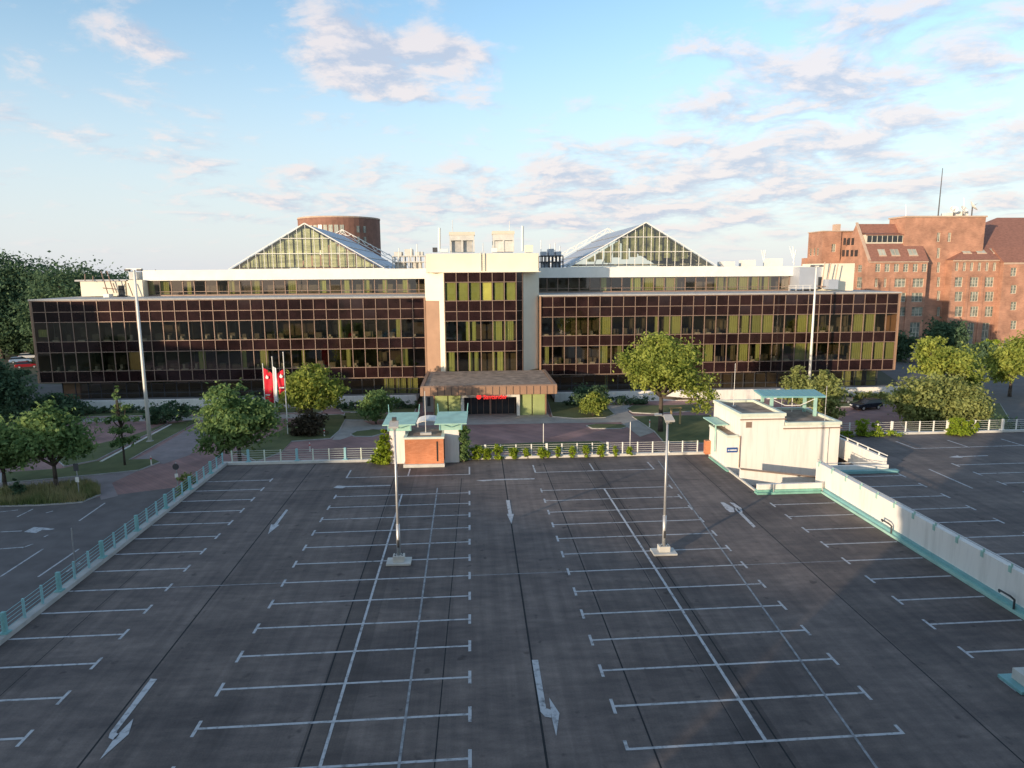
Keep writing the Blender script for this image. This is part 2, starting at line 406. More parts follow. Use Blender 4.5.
struct(MB().sheet([(-140, 150), (-66, 130), (-66, 118), (-74, 108), (-110, 100)], GZ + .001).build('back_road', 'asphalt_pale'))
def lawn(poly, h=.11):
    k = MB().prism(poly, GZ - .01, GZ + h).build('kerb', 'concrete'); struct(k)
    c = np.mean(np.array(poly), 0)
    ins = []
    for x, y in poly:
        d = np.array((x, y)) - c; l = max(np.hypot(*d), .01); q = c + d * (l - .16) / l; ins.append((q[0], q[1]))
    struct(MB().prism(ins, GZ + h - .02, GZ + h + .025).build('lawn', 'lawn'))
lawn([G(0, 484), G(0, 474), G(60, 470), G(98, 462), G(173, 424), G(196, 420), G(200, 421), G(165, 440), G(128, 461), G(154, 460), G(160, 463), G(139, 471), G(100, 475)])
lawn([G(64, 467), G(50, 455), G(88, 447), G(130, 437), G(168, 424), G(96, 461)])
lawn([G(256, 462), G(281, 453), G(291, 442), G(331, 439), G(340, 431), G(347, 417), G(341, 415), G(322, 416), G(322, 425), G(291, 426), G(262, 440), G(236, 452)])
lawn([(-18, 96), (-14.6, 95), (-8.6, 95.2), (-8, 98), (-18.5, 100.5)])
lawn([G(350, 435), G(356, 432), G(375, 430), G(384, 431), G(384, 434), G(372, 437), G(354, 437)])
lawn([(-20, 104.4), (-8.2, 103), (-8.2, 99.8), (-19, 101.4)])
lawn([G(547, 400), G(552, 417), G(575, 419), G(606, 418), G(615, 415), G(608, 408), G(604, 404), G(580, 401)])
lawn([G(586, 426), G(595, 424.6), G(622, 425), G(628, 427), G(622, 429), G(592, 429)])
lawn([G(470, 452), G(475, 446), G(540, 443), G(600, 442), G(612, 446), G(606, 452)])
lawn([G(626, 409), G(632, 406), G(660, 406), G(700, 405), G(700, 411), G(652, 414), G(632, 413)])
lawn([G(654, 432), G(632, 417), G(664, 416), G(712, 416), G(716, 444), G(664, 443)])
lawn([G(800, 400), G(844, 401), G(892, 400), G(900, 404), G(858, 407), G(800, 408)])
lawn([G(900, 425), G(908, 408), G(1000, 404), G(1010, 420), G(990, 432), G(910, 432)])
lawn([(-66, 106), (-66, 101.4), (-38, 101.4), (-22, 101.4), (-22, 104.6)], .1)
# white kerb stone across the west lawn
k0, k1 = G(101, 463), G(171, 425.5)
n_ = np.array([k1[1] - k0[1], -(k1[0] - k0[0])]); n_ = n_ / np.hypot(*n_) * .14
struct(MB().prism([(k0[0] + n_[0], k0[1] + n_[1]), (k1[0] + n_[0], k1[1] + n_[1]), (k1[0] - n_[0], k1[1] - n_[1]), (k0[0] - n_[0], k0[1] - n_[1])], GZ, GZ + .2).build('kerb', 'concrete_light'))

# markings of the lower lot
def strip(mb, a, b, w, z):
    a, b = np.array(a), np.array(b); d = b - a; n = np.array([-d[1], d[0]]) / max(np.hypot(*d), 1e-6) * w / 2
    mb.sheet([tuple(a + n), tuple(b + n), tuple(b - n), tuple(a - n)], z)
lm = MB(); zz = GZ + .009
for a, b in (((0, 577), (43, 549)), ((38, 577), (79, 549)), ((79, 521), (105, 503)), ((0, 532), (22, 531)), ((0, 549), (26, 547)), ((17, 517), (33, 509)), ((22, 548), (33, 544)), ((44, 537), (48, 535)),
             ((46, 513), (53, 511)), ((66, 572), (80, 563)), ((0, 512), (18, 510))):
    strip(lm, G(*a), G(*b), .14, zz)
for arrow in ([(24, 532), (34, 527), (47, 528), (55, 529), (50, 530), (42, 530), (36, 533)],):
    lm.sheet([G(*p) for p in arrow], zz)
struct(lm.build('painted_line', 'worn_line'))

# ------------------------------------------------------------------ parking deck
deck = MB()
deck_poly = [(-22.4, 9), (27.2, 9), (27.2, 50.0), (21.9, 50.0), (21.9, 61.9), (-22.4, 61.9)]
deck.prism(deck_poly, GZ - .3, 0)
deck_o = struct(deck.build('parking_deck', 'deck_asphalt'))
T0, SL = 22.115, .015
rowY = lambda n, X: T0 + 2.5 * n + SL * X
XR1, XR2, XR3, XR4, XL, XW = -.25, -10.57, 5.40, 15.76, -16.75, 21.94
mk = MB(); MZ = .005
def bay_line(n, xa, xb): strip(mk, (xa, rowY(n, xa)), (xb, rowY(n, xb)), .125, MZ)
def tick(n, X, l=.95, lo=None, hi=None):
    y = rowY(n, X); a = y - l / 2 if lo is None else y + lo; b = y + l / 2 if hi is None else y + hi
    mk.sheet([(X - .065, a), (X + .065, a), (X + .065, b), (X - .065, b)], MZ + .003)
for n in range(-4, 13):
    bay_line(n, XR2, XR1); tick(n, XR1); tick(n, XR2)
    if n >= 0:
        bay_line(n, XR3, XR4); tick(n, XR3, lo=(-.06 if n == 0 else None)); tick(n, XR4, lo=(-.06 if n == 0 else None))
for n in range(-4, 15): bay_line(n, -22.0, XL); tick(n, XL)
for n in range(-4, 11): bay_line(n, XW, 26.7); tick(n, XW)
for xa, xb in ((XR2, XR1), (XR3, XR4)):
    bay_line(14, xa, xb); tick(14, xa, lo=-.06, hi=2.3); tick(14, xb, lo=-.06, hi=2.3)
mk.sheet([(10.43, rowY(14, 10.5)), (10.55, rowY(14, 10.5)), (10.55, rowY(14, 10.5) + 2.3), (10.43, rowY(14, 10.5) + 2.3)], MZ + .003)
mk.sheet([(-5.5, rowY(14, -5)), (-5.38, rowY(14, -5)), (-5.38, rowY(14, -5) + 2.2), (-5.5, rowY(14, -5) + 2.2)], MZ + .003)
mk.sheet([(-5.52, 12), (-5.40, 12), (-5.42, 52.2), (-5.54, 52.2)], MZ + .006)
mk.sheet([(10.46, T0 + .2), (10.60, T0 + .2), (10.47, 52.2), (10.33, 52.2)], MZ + .006)
mk.build('bay_marking', 'worn_line', deck_o)
fm = MB()
strip(fm, (-2.70, 12), (-2.80, 53.5), .10, MZ + .009)
strip(fm, (13.05, 12), (16.05, 49.5), .10, MZ + .009); strip(fm, (16.05, 49.5), (16.85, 60), .10, MZ + .009)
strip(fm, (XL, rowY(6, XL)), (XR2, rowY(6, XR2)), .07, MZ); strip(fm, (XR1, rowY(6, XR1)), (XR3, rowY(6, XR3)), .06, MZ); strip(fm, (XR4, rowY(6, XR4)), (XW, rowY(6, XW)), .06, MZ)
fm.build('faint_marking', 'worn_line_faint', deck_o)
jm = MB()
for (a, b, w) in [((2.35, 9), (2.72, 61.5), .09), ((-13.85, 9), (-14.1, 61.5), .08), ((-6.1, 9), (-6.6, 61), .07), ((-1.7, 9), (-.9, 56), .05), ((6.33, 9), (6.4, 60), .07), ((10.95, 9), (11.0, 60), .07), ((18.8, 9), (19.6, 61), .06), ((-19.4, 9), (-19.5, 61), .04), ((9.75, 9), (9.7, 60), .04)]:
    strip(jm, a, b, w, .003)
strip(jm, (-22, 53.6), (21.5, 54.1), .06, .003)
jm.build('expansion_joint', 'joint', deck_o)
am = MB()
D = lambda px, py: onz(px, py, 0)
def arrows(polys):
    for p in polys: am.sheet([D(*q) for q in p], MZ + .012)
z4 = lambda x, y: (x / 3.37, 540 + y / 3.37)
z6 = lambda x, y: (520 + x / 3.37, 540 + y / 3.37)
arrows([[z4(508, 468), z4(530, 470), z4(398, 640), z4(392, 652), z4(404, 655), z4(384, 676), z4(366, 668), z4(370, 652)],
        [z4(450, 602), z4(434, 655), z4(336, 742), z4(386, 668)],
        [z6(40, 405), z6(61, 405), z6(88, 568), z6(104, 573), z6(106, 600), z6(84, 596), z6(69, 580)],
        [z6(98, 532), z6(133, 585), z6(122, 662), z6(108, 604)]])
z8 = lambda x, y: (400 + x / 3.492, 370 + y / 3.492)
z7 = lambda x, y: (190 + x / 3.492, 370 + y / 3.492)
z1 = lambda x, y: (620 + x / 3.492, 340 + y / 3.492)
arrows([[z8(370, 455), z8(383, 455), z8(391, 503), z8(398, 503), z8(389, 538), z8(373, 503), z8(379, 503)],
        [z7(336, 487), z7(343, 489), z7(305, 541), z7(313, 541), z7(273, 573), z7(283, 540), z7(293, 541)],
        [z7(500, 412), z7(515, 404), z7(545, 406), z7(700, 402), z7(700, 405), z7(545, 410), z7(530, 414)],
        [z8(265, 386), z8(365, 381), z8(470, 379), z8(470, 382), z8(330, 386), z8(290, 389)],
        [z1(400, 590), z1(408, 586), z1(474, 652), z1(466, 656)],
        [z1(350, 567), z1(362, 567), z1(396, 586), z1(400, 602), z1(384, 602), z1(370, 592)],
        [z1(382, 567), z1(398, 570), z1(425, 588), z1(428, 604), z1(412, 596), z1(402, 584)]])
am.build('direction_arrow', 'worn_line', deck_o)
# kerbs of the deck edge
struct(MB().box(-22.42, -22.0, 9, 62.2, 0.002, .26).build('deck_kerb', 'concrete', bevel=.02))
struct(MB().box(-21.99, -7.35, 61.75, 62.2, 0.002, .24).build('deck_kerb', 'concrete_light', bevel=.02))
struct(MB().box(-1.15, 22.1, 61.75, 62.2, 0.002, .24).build('deck_kerb', 'concrete_light', bevel=.02))

# upper deck on the east side
UZ = .9
ud = MB().prism([(27.62, 9), (70, 9), (70, 64.3), (33.5, 64.3), (33.5, 52.0), (27.62, 52.0)], GZ - .3, UZ)
ud_o = struct(ud.build('upper_parking_deck', 'deck_asphalt'))
um = MB(); z = UZ + .005
for n in range(-9, 5):
    y = 43.3 + 2.53 * n
    strip(um, (27.9, y - .05), (33.9, y), .125, z); um.sheet([(33.83, y - .5), (33.97, y - .5), (33.97, y + .5), (33.83, y + .5)], z + .003)
for n in range(-9, 2):
    y = 50.85 + 2.53 * n
    strip(um, (40.1, y), (50.5, y + .15), .125, z); um.sheet([(40.03, y - .5), (40.17, y - .5), (40.17, y + .5), (40.03, y + .5)], z + .003)
    um.sheet([(50.43, y - .35), (50.57, y - .35), (50.57, y + .65), (50.43, y + .65)], z + .003)
um.sheet([(36.97, 47.3), (37.1, 47.3), (37.2, 52.4), (37.06, 52.4)], z)
for x in (35, 40.15, 45.25, 50.6): um.sheet([(x, 58.8), (x + .13, 58.8), (x + .02, 61.6), (x - .11, 61.6)], z)
strip(um, (40.2, 58.8), (52, 59.1), .12, z + .003)
um.sheet([(41.2, 55.75), (42.3, 55.45), (42.3, 55.75), (44.9, 55.9), (44.9, 56.05), (42.3, 55.95), (42.3, 56.2)], z)
um.build('bay_marking', 'worn_line', ud_o)
struct(MB().box(33.6, 70, 64.1, 64.5, UZ + .002, UZ + .22).build('deck_kerb', 'concrete_light', bevel=.02))

# long white wall between the decks
rw = thing('retaining_wall', 'long white rendered wall with teal base running between the two parking decks', 'wall', (27.4, 30, 0))
MB().box(27.22, 27.6, 9, 51.6, .30, 2.0).build('wall', 'white_wall', rw, bevel=.02)
MB().prism([(27.20, 9), (27.20, 50.0), (26.78, 50.0), (26.78, 9)], .003, .16).build('drain_ledge', 'teal_pale', rw, bevel=.02)
MB().box(26.98, 27.24, 9, 50.0, .161, .33).build('base_strip', 'teal', rw)
rr = MB().tube((27.3, 9, 2.2), (27.3, 51.5, 2.2), .035, n=6).build('hand_rail', 'steel', rw)
for k in range(22):
    y = 10.2 + 1.95 * k
    MB().box(27.18, 27.24, y - .09, y + .09, 1.72, 2.06).box(27.27, 27.33, y - .04, y + .04, 2.0, 2.2).build('rail_bracket', 'teal_pale', rw)
for y in (30.8, 41.0):
    MB().path([(26.9, y, .05), (26.9, y, .65), (26.75, y + .1, .8), (26.7, y + .8, .82), (26.9, y + 1.0, .6)], [.05] * 5, 6).build('standpipe', 'steel_dark', rw)

# ------------------------------------------------------------------ ramp house
rh = thing('ramp_house', 'cream rendered ramp and stair house with stepped flat roofs beside the long white wall', 'building', (26, 57, 0))
w = MB()
w.box(23.1, 27.0, 57, 63.5, -3.4, 4.55); w.box(27.001, 32.0, 57, 63.5, -3.4, 3.7); w.box(22.0, 23.099, 57.05, 61.4, -3.4, 2.75)
w.build('wall', 'white_wall', rh)
c = MB()
for (x0, x1, y0, y1, zt) in ((23.0, 27.1, 56.9, 63.6, 4.56), (27.101, 32.1, 56.9, 63.6, 3.71)):
    c.box(x0, x1, y0, y0 + .35, zt, zt + .28); c.box(x0, x1, y1 - .35, y1, zt, zt + .28)
    c.box(x0, x0 + .35, y0 + .351, y1 - .351, zt, zt + .28); c.box(x1 - .35, x1, y0 + .351, y1 - .351, zt, zt + .28)
c.box(21.92, 23.0, 56.97, 57.2, 2.76, 2.95); c.box(21.92, 22.15, 57.201, 61.4, 2.76, 2.95)
c.build('coping', 'coping', rh, bevel=.02)
g = MB().box(23.36, 26.74, 57.26, 63.24, 4.551, 4.62).box(27.46, 31.74, 57.26, 63.24, 3.701, 3.77).box(22.16, 23.0, 57.21, 61.4, 2.751, 2.85)
g.build('gravel_roof', 'roof_gravel', rh)
MB().box(23.05, 27.12, 56.86, 56.99, 4.28, 4.36).box(26.9, 32.12, 56.86, 56.99, 3.42, 3.5).build('fascia_strip', 'bronze', rh)
t = MB(); y0, y1 = 60.2, 62.7; xl, xr = 26.4, 32.3
P_ = [(xl, y0), (xr, y0), (xr + .15, y1), (xl + .15, y1)]; zt = [5.72, 5.64, 5.84, 5.90]
for a in range(4):
    b = (a + 1) % 4; t.quad((*P_[a], zt[a] - .14), (*P_[b], zt[b] - .14), (*P_[b], zt[b]), (*P_[a], zt[a]))
t.quad(*[(*P_[a], zt[a]) for a in range(4)]); t.quad(*[(*P_[a], zt[a] - .14) for a in (3, 2, 1, 0)])
t.build('canopy_roof', 'teal', rh)
sm_ = MB()
for k in range(1, 12):
    q = k / 12; xa_ = xl + (xr - xl) * q; za_ = zt[0] + (zt[1] - zt[0]) * q; zb_ = zt[3] + (zt[2] - zt[3]) * q
    MB().quad((xa_ - .03, y0, za_ + .03), (xa_ + .03, y0, za_ + .03), (xa_ + .18, y1, zb_ + .03), (xa_ + .12, y1, zb_ + .03)).build('roof_seam', 'teal_pale', rh)
for x, y in ((27.3, 60.4), (31.4, 60.4), (27.3, 62.4), (31.4, 62.4)): MB().box(x - .12, x + .12, y - .12, y + .12, 3.75, 5.56).build('canopy_post', 'teal_pale', rh)
for p, q in (((28.2, 62.4, 3.8), (28.2, 62.4, 5.6)), ((29.2, 62.4, 3.8), (29.2, 62.4, 5.6)), ((30.2, 62.4, 3.8), (30.2, 62.4, 5.6)), ((27.3, 60.4, 5.4), (28.6, 60.4, 4.8)), ((31.4, 60.4, 5.4), (30.0, 60.4, 4.8)), ((28.6, 60.4, 4.8), (30, 60.4, 4.8))):
    MB().tube(p, q, .04, n=6).build('canopy_brace', 'white_paint', rh)
MB().box(23.6, 24.1, 56.96, 56.999, 3.6, 4.1).build('vent_grille', 'bronze', rh)
MB().tube((23.12, 56.93, .1), (23.12, 56.93, 2.9), .05, n=6).build('downpipe', 'bronze', rh)
MB().tube((30.95, 56.93, -.5), (30.95, 56.93, 3.4), .04, n=6).build('downpipe', 'concrete_light', rh)
s = MB().box(22.02, 22.92, 56.94, 57.045, 1.44, 1.86).build('sign', 'blue_sign', rh)
sm = MB().box(22.28, 22.86, 56.932, 56.938, 1.60, 1.70)
sm.quad((22.06, 56.934, 1.65), (22.16, 56.934, 1.57), (22.16, 56.934, 1.73)); sm.box(22.16, 22.24, 56.932, 56.938, 1.615, 1.685)
sm.build('sign_lettering', 'white_paint', s)
MB().box(21.72, 22.9, 59.2, 62.5, 3.32, 3.42).build('porch_roof', 'teal_pale', rh)
MB().box(21.75, 21.85, 59.3, 59.4, .9, 3.3).build('porch_post', 'teal_pale', rh)
MB().box(21.5, 22.05, 60.9, 61.4, .24, 1.5).build('brick_pier', 'orange_brick', rh)
MB().box(21.9, 22.06, 50.2, 60.85, -.02, .14).build('edge_kerb', 'concrete_light', rh)
MB().box(21.7, 21.898, 56.0, 60.6, .004, .12).build('edge_strip', 'teal_green', rh)
# ramp parapets in front of the house
w2 = MB(); w2.extrude_x([(53.6, -3.3), (53.9, -3.3), (53.9, .9), (53.6, .9)], 22.05, 22.06)
w2 = MB(); i = 0
w2.quad((22.0, 53.7, -3.3), (29.3, 53.7, -3.3), (29.3, 53.7, -.05), (22.0, 53.7, .92)); w2.quad((29.3, 54.0, -3.3), (22.0, 54.0, -3.3), (22.0, 54.0, .92), (29.3, 54.0, -.05))
w2.quad((22.0, 53.7, .92), (29.3, 53.7, -.05), (29.3, 54.0, -.05), (22.0, 54.0, .92)); w2.quad((22.0, 54.0, -3.3), (22.0, 53.7, -3.3), (22.0, 53.7, .92), (22.0, 54.0, .92))
w2.quad((29.3, 53.7, -3.3), (29.3, 54.0, -3.3), (29.3, 54.0, -.05), (29.3, 53.7, -.05))
w2.build('ramp_parapet', 'white_wall', rh)
cb = MB()
cb.quad((21.95, 53.64, .93), (29.3, 53.64, -.04), (29.3, 54.06, -.04), (21.95, 54.06, .93)); cb.quad((21.95, 53.64, .86), (29.3, 53.64, -.11), (29.3, 53.64, -.04), (21.95, 53.64, .93))
cb.build('parapet_rail', 'bronze', rh)
MB().box(21.9, 27.18, 50.05, 50.35, .3, .72).build('front_wall', 'white_wall', rh, bevel=.02)
MB().box(21.75, 27.0, 49.75, 50.36, .004, .16).box(21.85, 27.1, 49.95, 50.37, .161, .32).build('front_base', 'teal_green', rh)
MB().box(21.9, 27.18, 50.36, 53.69, -.6, -.5).build('ramp_floor', 'asphalt_pale', rh)
MB().tube((23.1, 49.93, .1), (23.1, 49.93, .8), .04, n=6).tube((26.95, 49.9, .1), (26.95, 49.9, .9), .05, n=6).build('downpipe', 'concrete', rh)

# ramp opening on the upper deck
ro = thing('ramp_parapet_wall', 'low cream parapet with white rail enclosing the ramp opening on the upper deck', 'wall', (30, 55, UZ))
MB().box(27.62, 33.5, 52.05, 52.35, .2, 1.45).box(33.2, 33.5, 52.351, 63.9, .2, 1.95).build('wall', 'white_wall', ro, bevel=.02)
MB().box(27.65, 34.1, 51.6, 52.04, UZ + .003, UZ + .22).build('base_strip', 'teal', ro)
rl = MB().tube((33.35, 52.1, 2.2), (33.35, 63.8, 2.2), .04, n=6).tube((27.8, 52.2, 1.65), (33.3, 52.2, 1.65), .03, n=6)
rl.build('hand_rail', 'white_paint', ro)
for k in range(7): MB().box(33.3, 33.4, 53.2 + 1.6 * k, 53.28 + 1.6 * k, 1.9, 2.2).build('rail_post', 'white_paint', ro)
MB().box(27.7, 33.15, 52.4, 63.8, -1.0, -.9).build('ramp_floor', 'asphalt_pale', ro)

# ------------------------------------------------------------------ fences
def fence(name_label, posts, x_of, rails_pts, height, z0, double=3, colour='teal_pale', colour2='teal', axis='x', group='railings on the deck edge', even=None):
    t = thing('railing', name_label, 'railing', (posts[0][0], posts[0][1], z0), group)
    for i, (x, y) in enumerate(posts):
        big = double and i % double == 1
        w_ = .095 if big else .05
        MB().box(x - w_, x + w_, y - w_, y + w_, z0, z0 + height + (.06 if big else .02)).build('post', colour2 if (big and even is None) else colour, t, bevel=.01)
        if big: MB().box(x - .2, x + .2, y - .2, y + .2, z0, z0 + .07).build('foot_plate', colour2, t)
    r = MB()
    for k in range(5):
        z = z0 + height * (.18 + .195 * k)
        for a, b in zip(posts[:-1], posts[1:]): r.tube((a[0], a[1], z), (b[0], b[1], z), .013, n=5)
    r.build('rails', colour, t)
    return t
fence('teal post and rail fence along the kerb above the lower parking lot', [(-22.2, 12.8 + 1.47 * k) for k in range(34)], None, None, 1.0, .26, 3, 'post_teal')
fence('pale teal rail fence on back kerb between corner and ivy clad kiosk', [(-21.6 + 1.44 * k, 61.97) for k in range(10)], None, None, 1.05, .24, 3, 'coping', 'post_teal')
fence('white rail fence overgrown with ivy tufts between kiosk and brick pier', [(-.2 + 1.42 * k, 61.97) for k in range(16)], None, None, 1.05, .24, 4, 'white_paint', 'white_paint')
fence('white rail fence at back of the upper deck in front of olive trees', [(34.2 + 1.43 * k, 64.3) for k in range(18)], None, None, 1.05, UZ + .22, 4, 'white_paint', 'white_paint')

# ------------------------------------------------------------------ kiosk
kx = thing('stair_kiosk', 'orange brick stair kiosk with two teal canopy roofs at the back edge of deck', 'kiosk', (-4.2, 61, 0))
MB().box(-5.9, -2.5, 59.72, 64, .3, 2.55).build('brick_block', 'orange_brick', kx)
MB().box(-6.05, -2.42, 59.5, 64.1, .004, .30).build('plinth', 'concrete_light', kx, bevel=.03)
MB().box(-6.0, -2.42, 59.62, 59.95, 2.551, 2.72).box(-6.0, -5.72, 59.951, 64.1, 2.551, 2.72).box(-2.7, -2.42, 59.951, 64.1, 2.551, 2.72).build('coping', 'coping', kx)
MB().box(-5.71, -2.71, 59.96, 64.0, 2.552, 2.64).build('gravel_roof', 'roof_gravel', kx)
MB().box(-3.12, -3.0, 59.69, 59.73, .5, 2.3).build('slot_window', 'black', kx)
MB().box(-7.35, -5.95, 61.0, 64, .0, 3.0).build('white_wing', 'white_wall', kx); MB().box(-2.45, -1.15, 61.0, 64, .0, 3.0).build('white_wing', 'white_wall', kx)
for x0, x1 in ((-7.9, -5.0), (-3.3, -.45)):
    r = MB()
    r.quad((x0, 60.5, 3.72), (x1, 60.5, 3.72), (x1 + .15, 64.3, 4.05), (x0 + .15, 64.3, 4.05)); r.quad((x0, 60.5, 3.62), (x0 + .15, 64.3, 3.95), (x1 + .15, 64.3, 3.95), (x1, 60.5, 3.62))
    r.quad((x0, 60.5, 3.62), (x1, 60.5, 3.62), (x1, 60.5, 3.72), (x0, 60.5, 3.72)); r.quad((x1, 60.5, 3.62), (x1 + .15, 64.3, 3.95), (x1 + .15, 64.3, 4.05), (x1, 60.5, 3.72)); r.quad((x0 + .15, 64.3, 3.95), (x0, 60.5, 3.62), (x0, 60.5, 3.72), (x0 + .15, 64.3, 4.05))
    ro_ = r.build('canopy_roof', 'teal_pale', kx)
    MB().box(x0 + .5, x1 - .5, 61.05, 61.2, 3.001, 3.5).build('teal_panel', 'teal_pale', kx)
    for x in (x0 + .45, x1 - .45): MB().box(x - .06, x + .06, 61.0, 61.12, 3.0, 3.68).build('canopy_post', 'teal', kx)
    for x in (x0 + .2, x1 + .05): MB().tube((x, 64.2, 3.9), (x - .05 if x < (x0 + x1) / 2 else x + .1, 64.4, 4.8), .04, n=5).build('finial', 'teal', kx)
    MB().tube((x0 + .5, 60.9, 3.6), (.5 * (x0 + x1), 60.9, 3.3), .03, n=5).tube((.5 * (x0 + x1), 60.9, 3.3), (x1 - .5, 60.9, 3.6), .03, n=5).build('brace', 'teal', kx)
ap = thing('antenna_pole', 'thin grey antenna pole on gravel roof of the brick kiosk', 'pole', (-4.1, 61, 2.64))
MB().tube((-4.1, 61, 2.645), (-4.1, 61, 6.6), .05, .03, 6).build('pole', 'steel', ap); MB().box(-4.6, -3.6, 60.8, 61.2, 2.645, 2.85).build('base', 'concrete', ap)
cv = thing('shelter_canopy', 'white arched shelter canopy behind the brick kiosk', 'canopy', (-4.1, 66, 0))
a = MB()
for k in range(8):
    t0, t1 = pi * k / 8, pi * (k + 1) / 8
    a.quad((-4.1 - 1.2 * cos(t0), 64.6, 2.7 + .45 * sin(t0)), (-4.1 - 1.2 * cos(t1), 64.6, 2.7 + .45 * sin(t1)), (-4.1 - 1.2 * cos(t1), 67.2, 2.7 + .45 * sin(t1)), (-4.1 - 1.2 * cos(t0), 67.2, 2.7 + .45 * sin(t0)))
ao = a.build('canopy', 'white_paint', cv); so = ao.modifiers.new('thick', 'SOLIDIFY'); so.thickness = .06
for x in (-5.25, -2.95):
    for y in (64.8, 67): MB().tube((x, y, GZ), (x, y, 2.7), .05, n=6).build('post', 'steel', cv)

# ------------------------------------------------------------------ lamps on the deck
def deck_lamp(x, y, label, base, side=True):
    t = thing('parking_lamp', label, 'lamp post', (x, y, 0), 'lamp posts on the parking deck')
    MB().box(x - .72, x + .72, y - .5, y + .5, .02, .14).build('slab', base, t, bevel=.015)
    MB().box(x - .34, x + .34, y - .26, y + .26, .141, .5).build('plinth', base, t, bevel=.02)
    MB().tube((x, y, .5), (x, y, 8.3), .095, .06, 10).build('pole', 'steel', t, smooth=True)
    MB().tube((x, y, .5), (x, y, 2.4), .115, .115, 10).build('pole_sleeve', 'steel', t, smooth=True)
    MB().box(x - .1, x + .1, y - .1, y + .1, 8.1, 8.45).build('bracket', 'steel', t); MB().box(x - .06, x + .06, y - .14, y - .09, 1.0, 1.45).build('access_hatch', 'steel_dark', t)
    for bx, by in ((-.2, -.15), (.2, -.15), (-.2, .15), (.2, .15)): MB().tube((x + bx, y + by, .5), (x + bx, y + by, .58), .035, n=6).build('bolt', 'steel_dark', t)
    h = MB(); h.quad((x - .28, y - .55, 8.38), (x + .28, y - .55, 8.38), (x + .24, y + .05, 8.62), (x - .24, y + .05, 8.62)); h.quad((x - .28, y - .55, 8.28), (x - .24, y + .05, 8.45), (x + .24, y + .05, 8.45), (x + .28, y - .55, 8.28))
    h.quad((x - .28, y - .55, 8.28), (x + .28, y - .55, 8.28), (x + .28, y - .55, 8.38), (x - .28, y - .55, 8.38)); h.quad((x + .28, y - .55, 8.28), (x + .24, y + .05, 8.45), (x + .24, y + .05, 8.62), (x + .28, y - .55, 8.38)); h.quad((x - .24, y + .05, 8.45), (x - .28, y - .55, 8.28), (x - .28, y - .55, 8.38), (x - .24, y + .05, 8.62))
    h.quad((x - .24, y + .05, 8.62), (x + .24, y + .05, 8.62), (x + .24, y + .05, 8.45), (x - .24, y + .05, 8.45))
    h.build('lamp_head', 'concrete', t)
    if side: MB().box(x - .72, x - .29, y + .1, y + .3, 8.52, 8.62).box(x - .3, x, y + .15, y + .2, 8.46, 8.54).build('side_lamp', 'steel', t)
    else: MB().box(x - .12, x + .12, y - .1, y + .14, 8.63, 8.8).build('camera_box', 'steel_dark', t)
deck_lamp(-4.42, 39.2, 'grey lamp post on white concrete base in the shaded bays nearer the brick kiosk', 'concrete_light', False)
deck_lamp(11.56, 39.4, 'lamp post on sunlit cream base nearer the cream ramp house', 'concrete_light')
lb = thing('lamp_base', 'teal lamp base slab with white block at the right edge of deck', 'lamp base', (22.6, 24.9, 0))
MB().box(21.9, 23.3, 24.2, 25.5, .02, .16).build('slab', 'teal', lb, bevel=.015)
MB().box(22.25, 23.0, 24.5, 25.2, .161, .62).build('block', 'concrete_light', lb, bevel=.02)
MB().tube((22.62, 24.85, .62), (22.62, 24.85, 1.0), .1, n=10).build('pole_stub', 'steel', lb)
# tall floodlight masts
def tall_mast(x, y, top, label):
    t = thing('floodlight_mast', label, 'mast', (x, y, GZ), 'tall floodlight masts')
    MB().tube((x, y, GZ), (x, y, top), .24, .12, 12).build('pole', 'white_paint', t, smooth=True)
    MB().box(x - .9, x + .9, y - .12, y + .12, top, top + .18).build('cross_arm', 'steel', t)
    for s_ in (-.7, .7): MB().box(x + s_ - .25, x + s_ + .25, y - .4, y + .1, top - .12, top + .1).build('floodlight', 'steel_dark', t)
    MB().tube((x, y, GZ + .0), (x, y, GZ + .15), .45, n=12).build('base', 'concrete', t)
mx, my = G(150, 442); tall_mast(mx, my, ony(134, 270, my)[1], 'tall pale floodlight mast on west lawn before the shaded facade')
mx2 = ony(812.5, 330, 106.8)[0]; tall_mast(mx2, 106.8, ony(816, 266, 106.8)[1], 'tall sunlit floodlight mast behind the ramp house')
# thin poles beyond the deck edge
for px, py, h, lab in ((543.5, 445, 4.4, 'thin steel pole beside the round shrub behind white fence'), (630, 446, 4.4, 'thin steel pole at the last ivy tuft of the white fence'), (709.5, 446, 3.6, 'thin steel pole under the big lit tree beside the ramp house')):
    x, zt = ony(px, py, 63.2)
    po = thing('steel_pole', lab, 'pole', (x, 63.2, GZ), 'thin poles along the deck edge')
    MB().tube((x, 63.2, GZ), (x, 63.2, .3 + h * .6), .05, .04, 6).build('pole', 'steel', po); MB().box(x - .15, x + .15, 63.05, 63.35, GZ, GZ + .06).build('base', 'concrete', po)
for x, y, z0, z1, lab in ((24.2, 61.5, 4.62, 8.6, 'thin pole on the higher roof of the ramp house'), (31.0, 57.8, 3.77, 7.0, 'thin pole on the lower roof of the ramp house')):
    po = thing('roof_pole', lab, 'pole', (x, y, z0), 'thin poles on the ramp house roof')
    MB().tube((x, y, z0), (x, y, z1), .028, .02, 6).build('pole', 'steel', po); MB().box(x - .15, x + .15, y - .15, y + .15, z0, z0 + .06).build('base', 'concrete', po)
x, y = G(78, 588)
po = thing('steel_pole', 'thin pole rising from the lower parking lot beside teal fence', 'pole', (x, y, GZ), 'thin poles along the deck edge')
MB().tube((x, y, GZ), (x, y, ony(74, 528, y)[1]), .05, .035, 6).build('pole', 'steel', po); MB().box(x - .15, x + .15, y - .15, y + .15, GZ, GZ + .06).build('base', 'concrete', po)

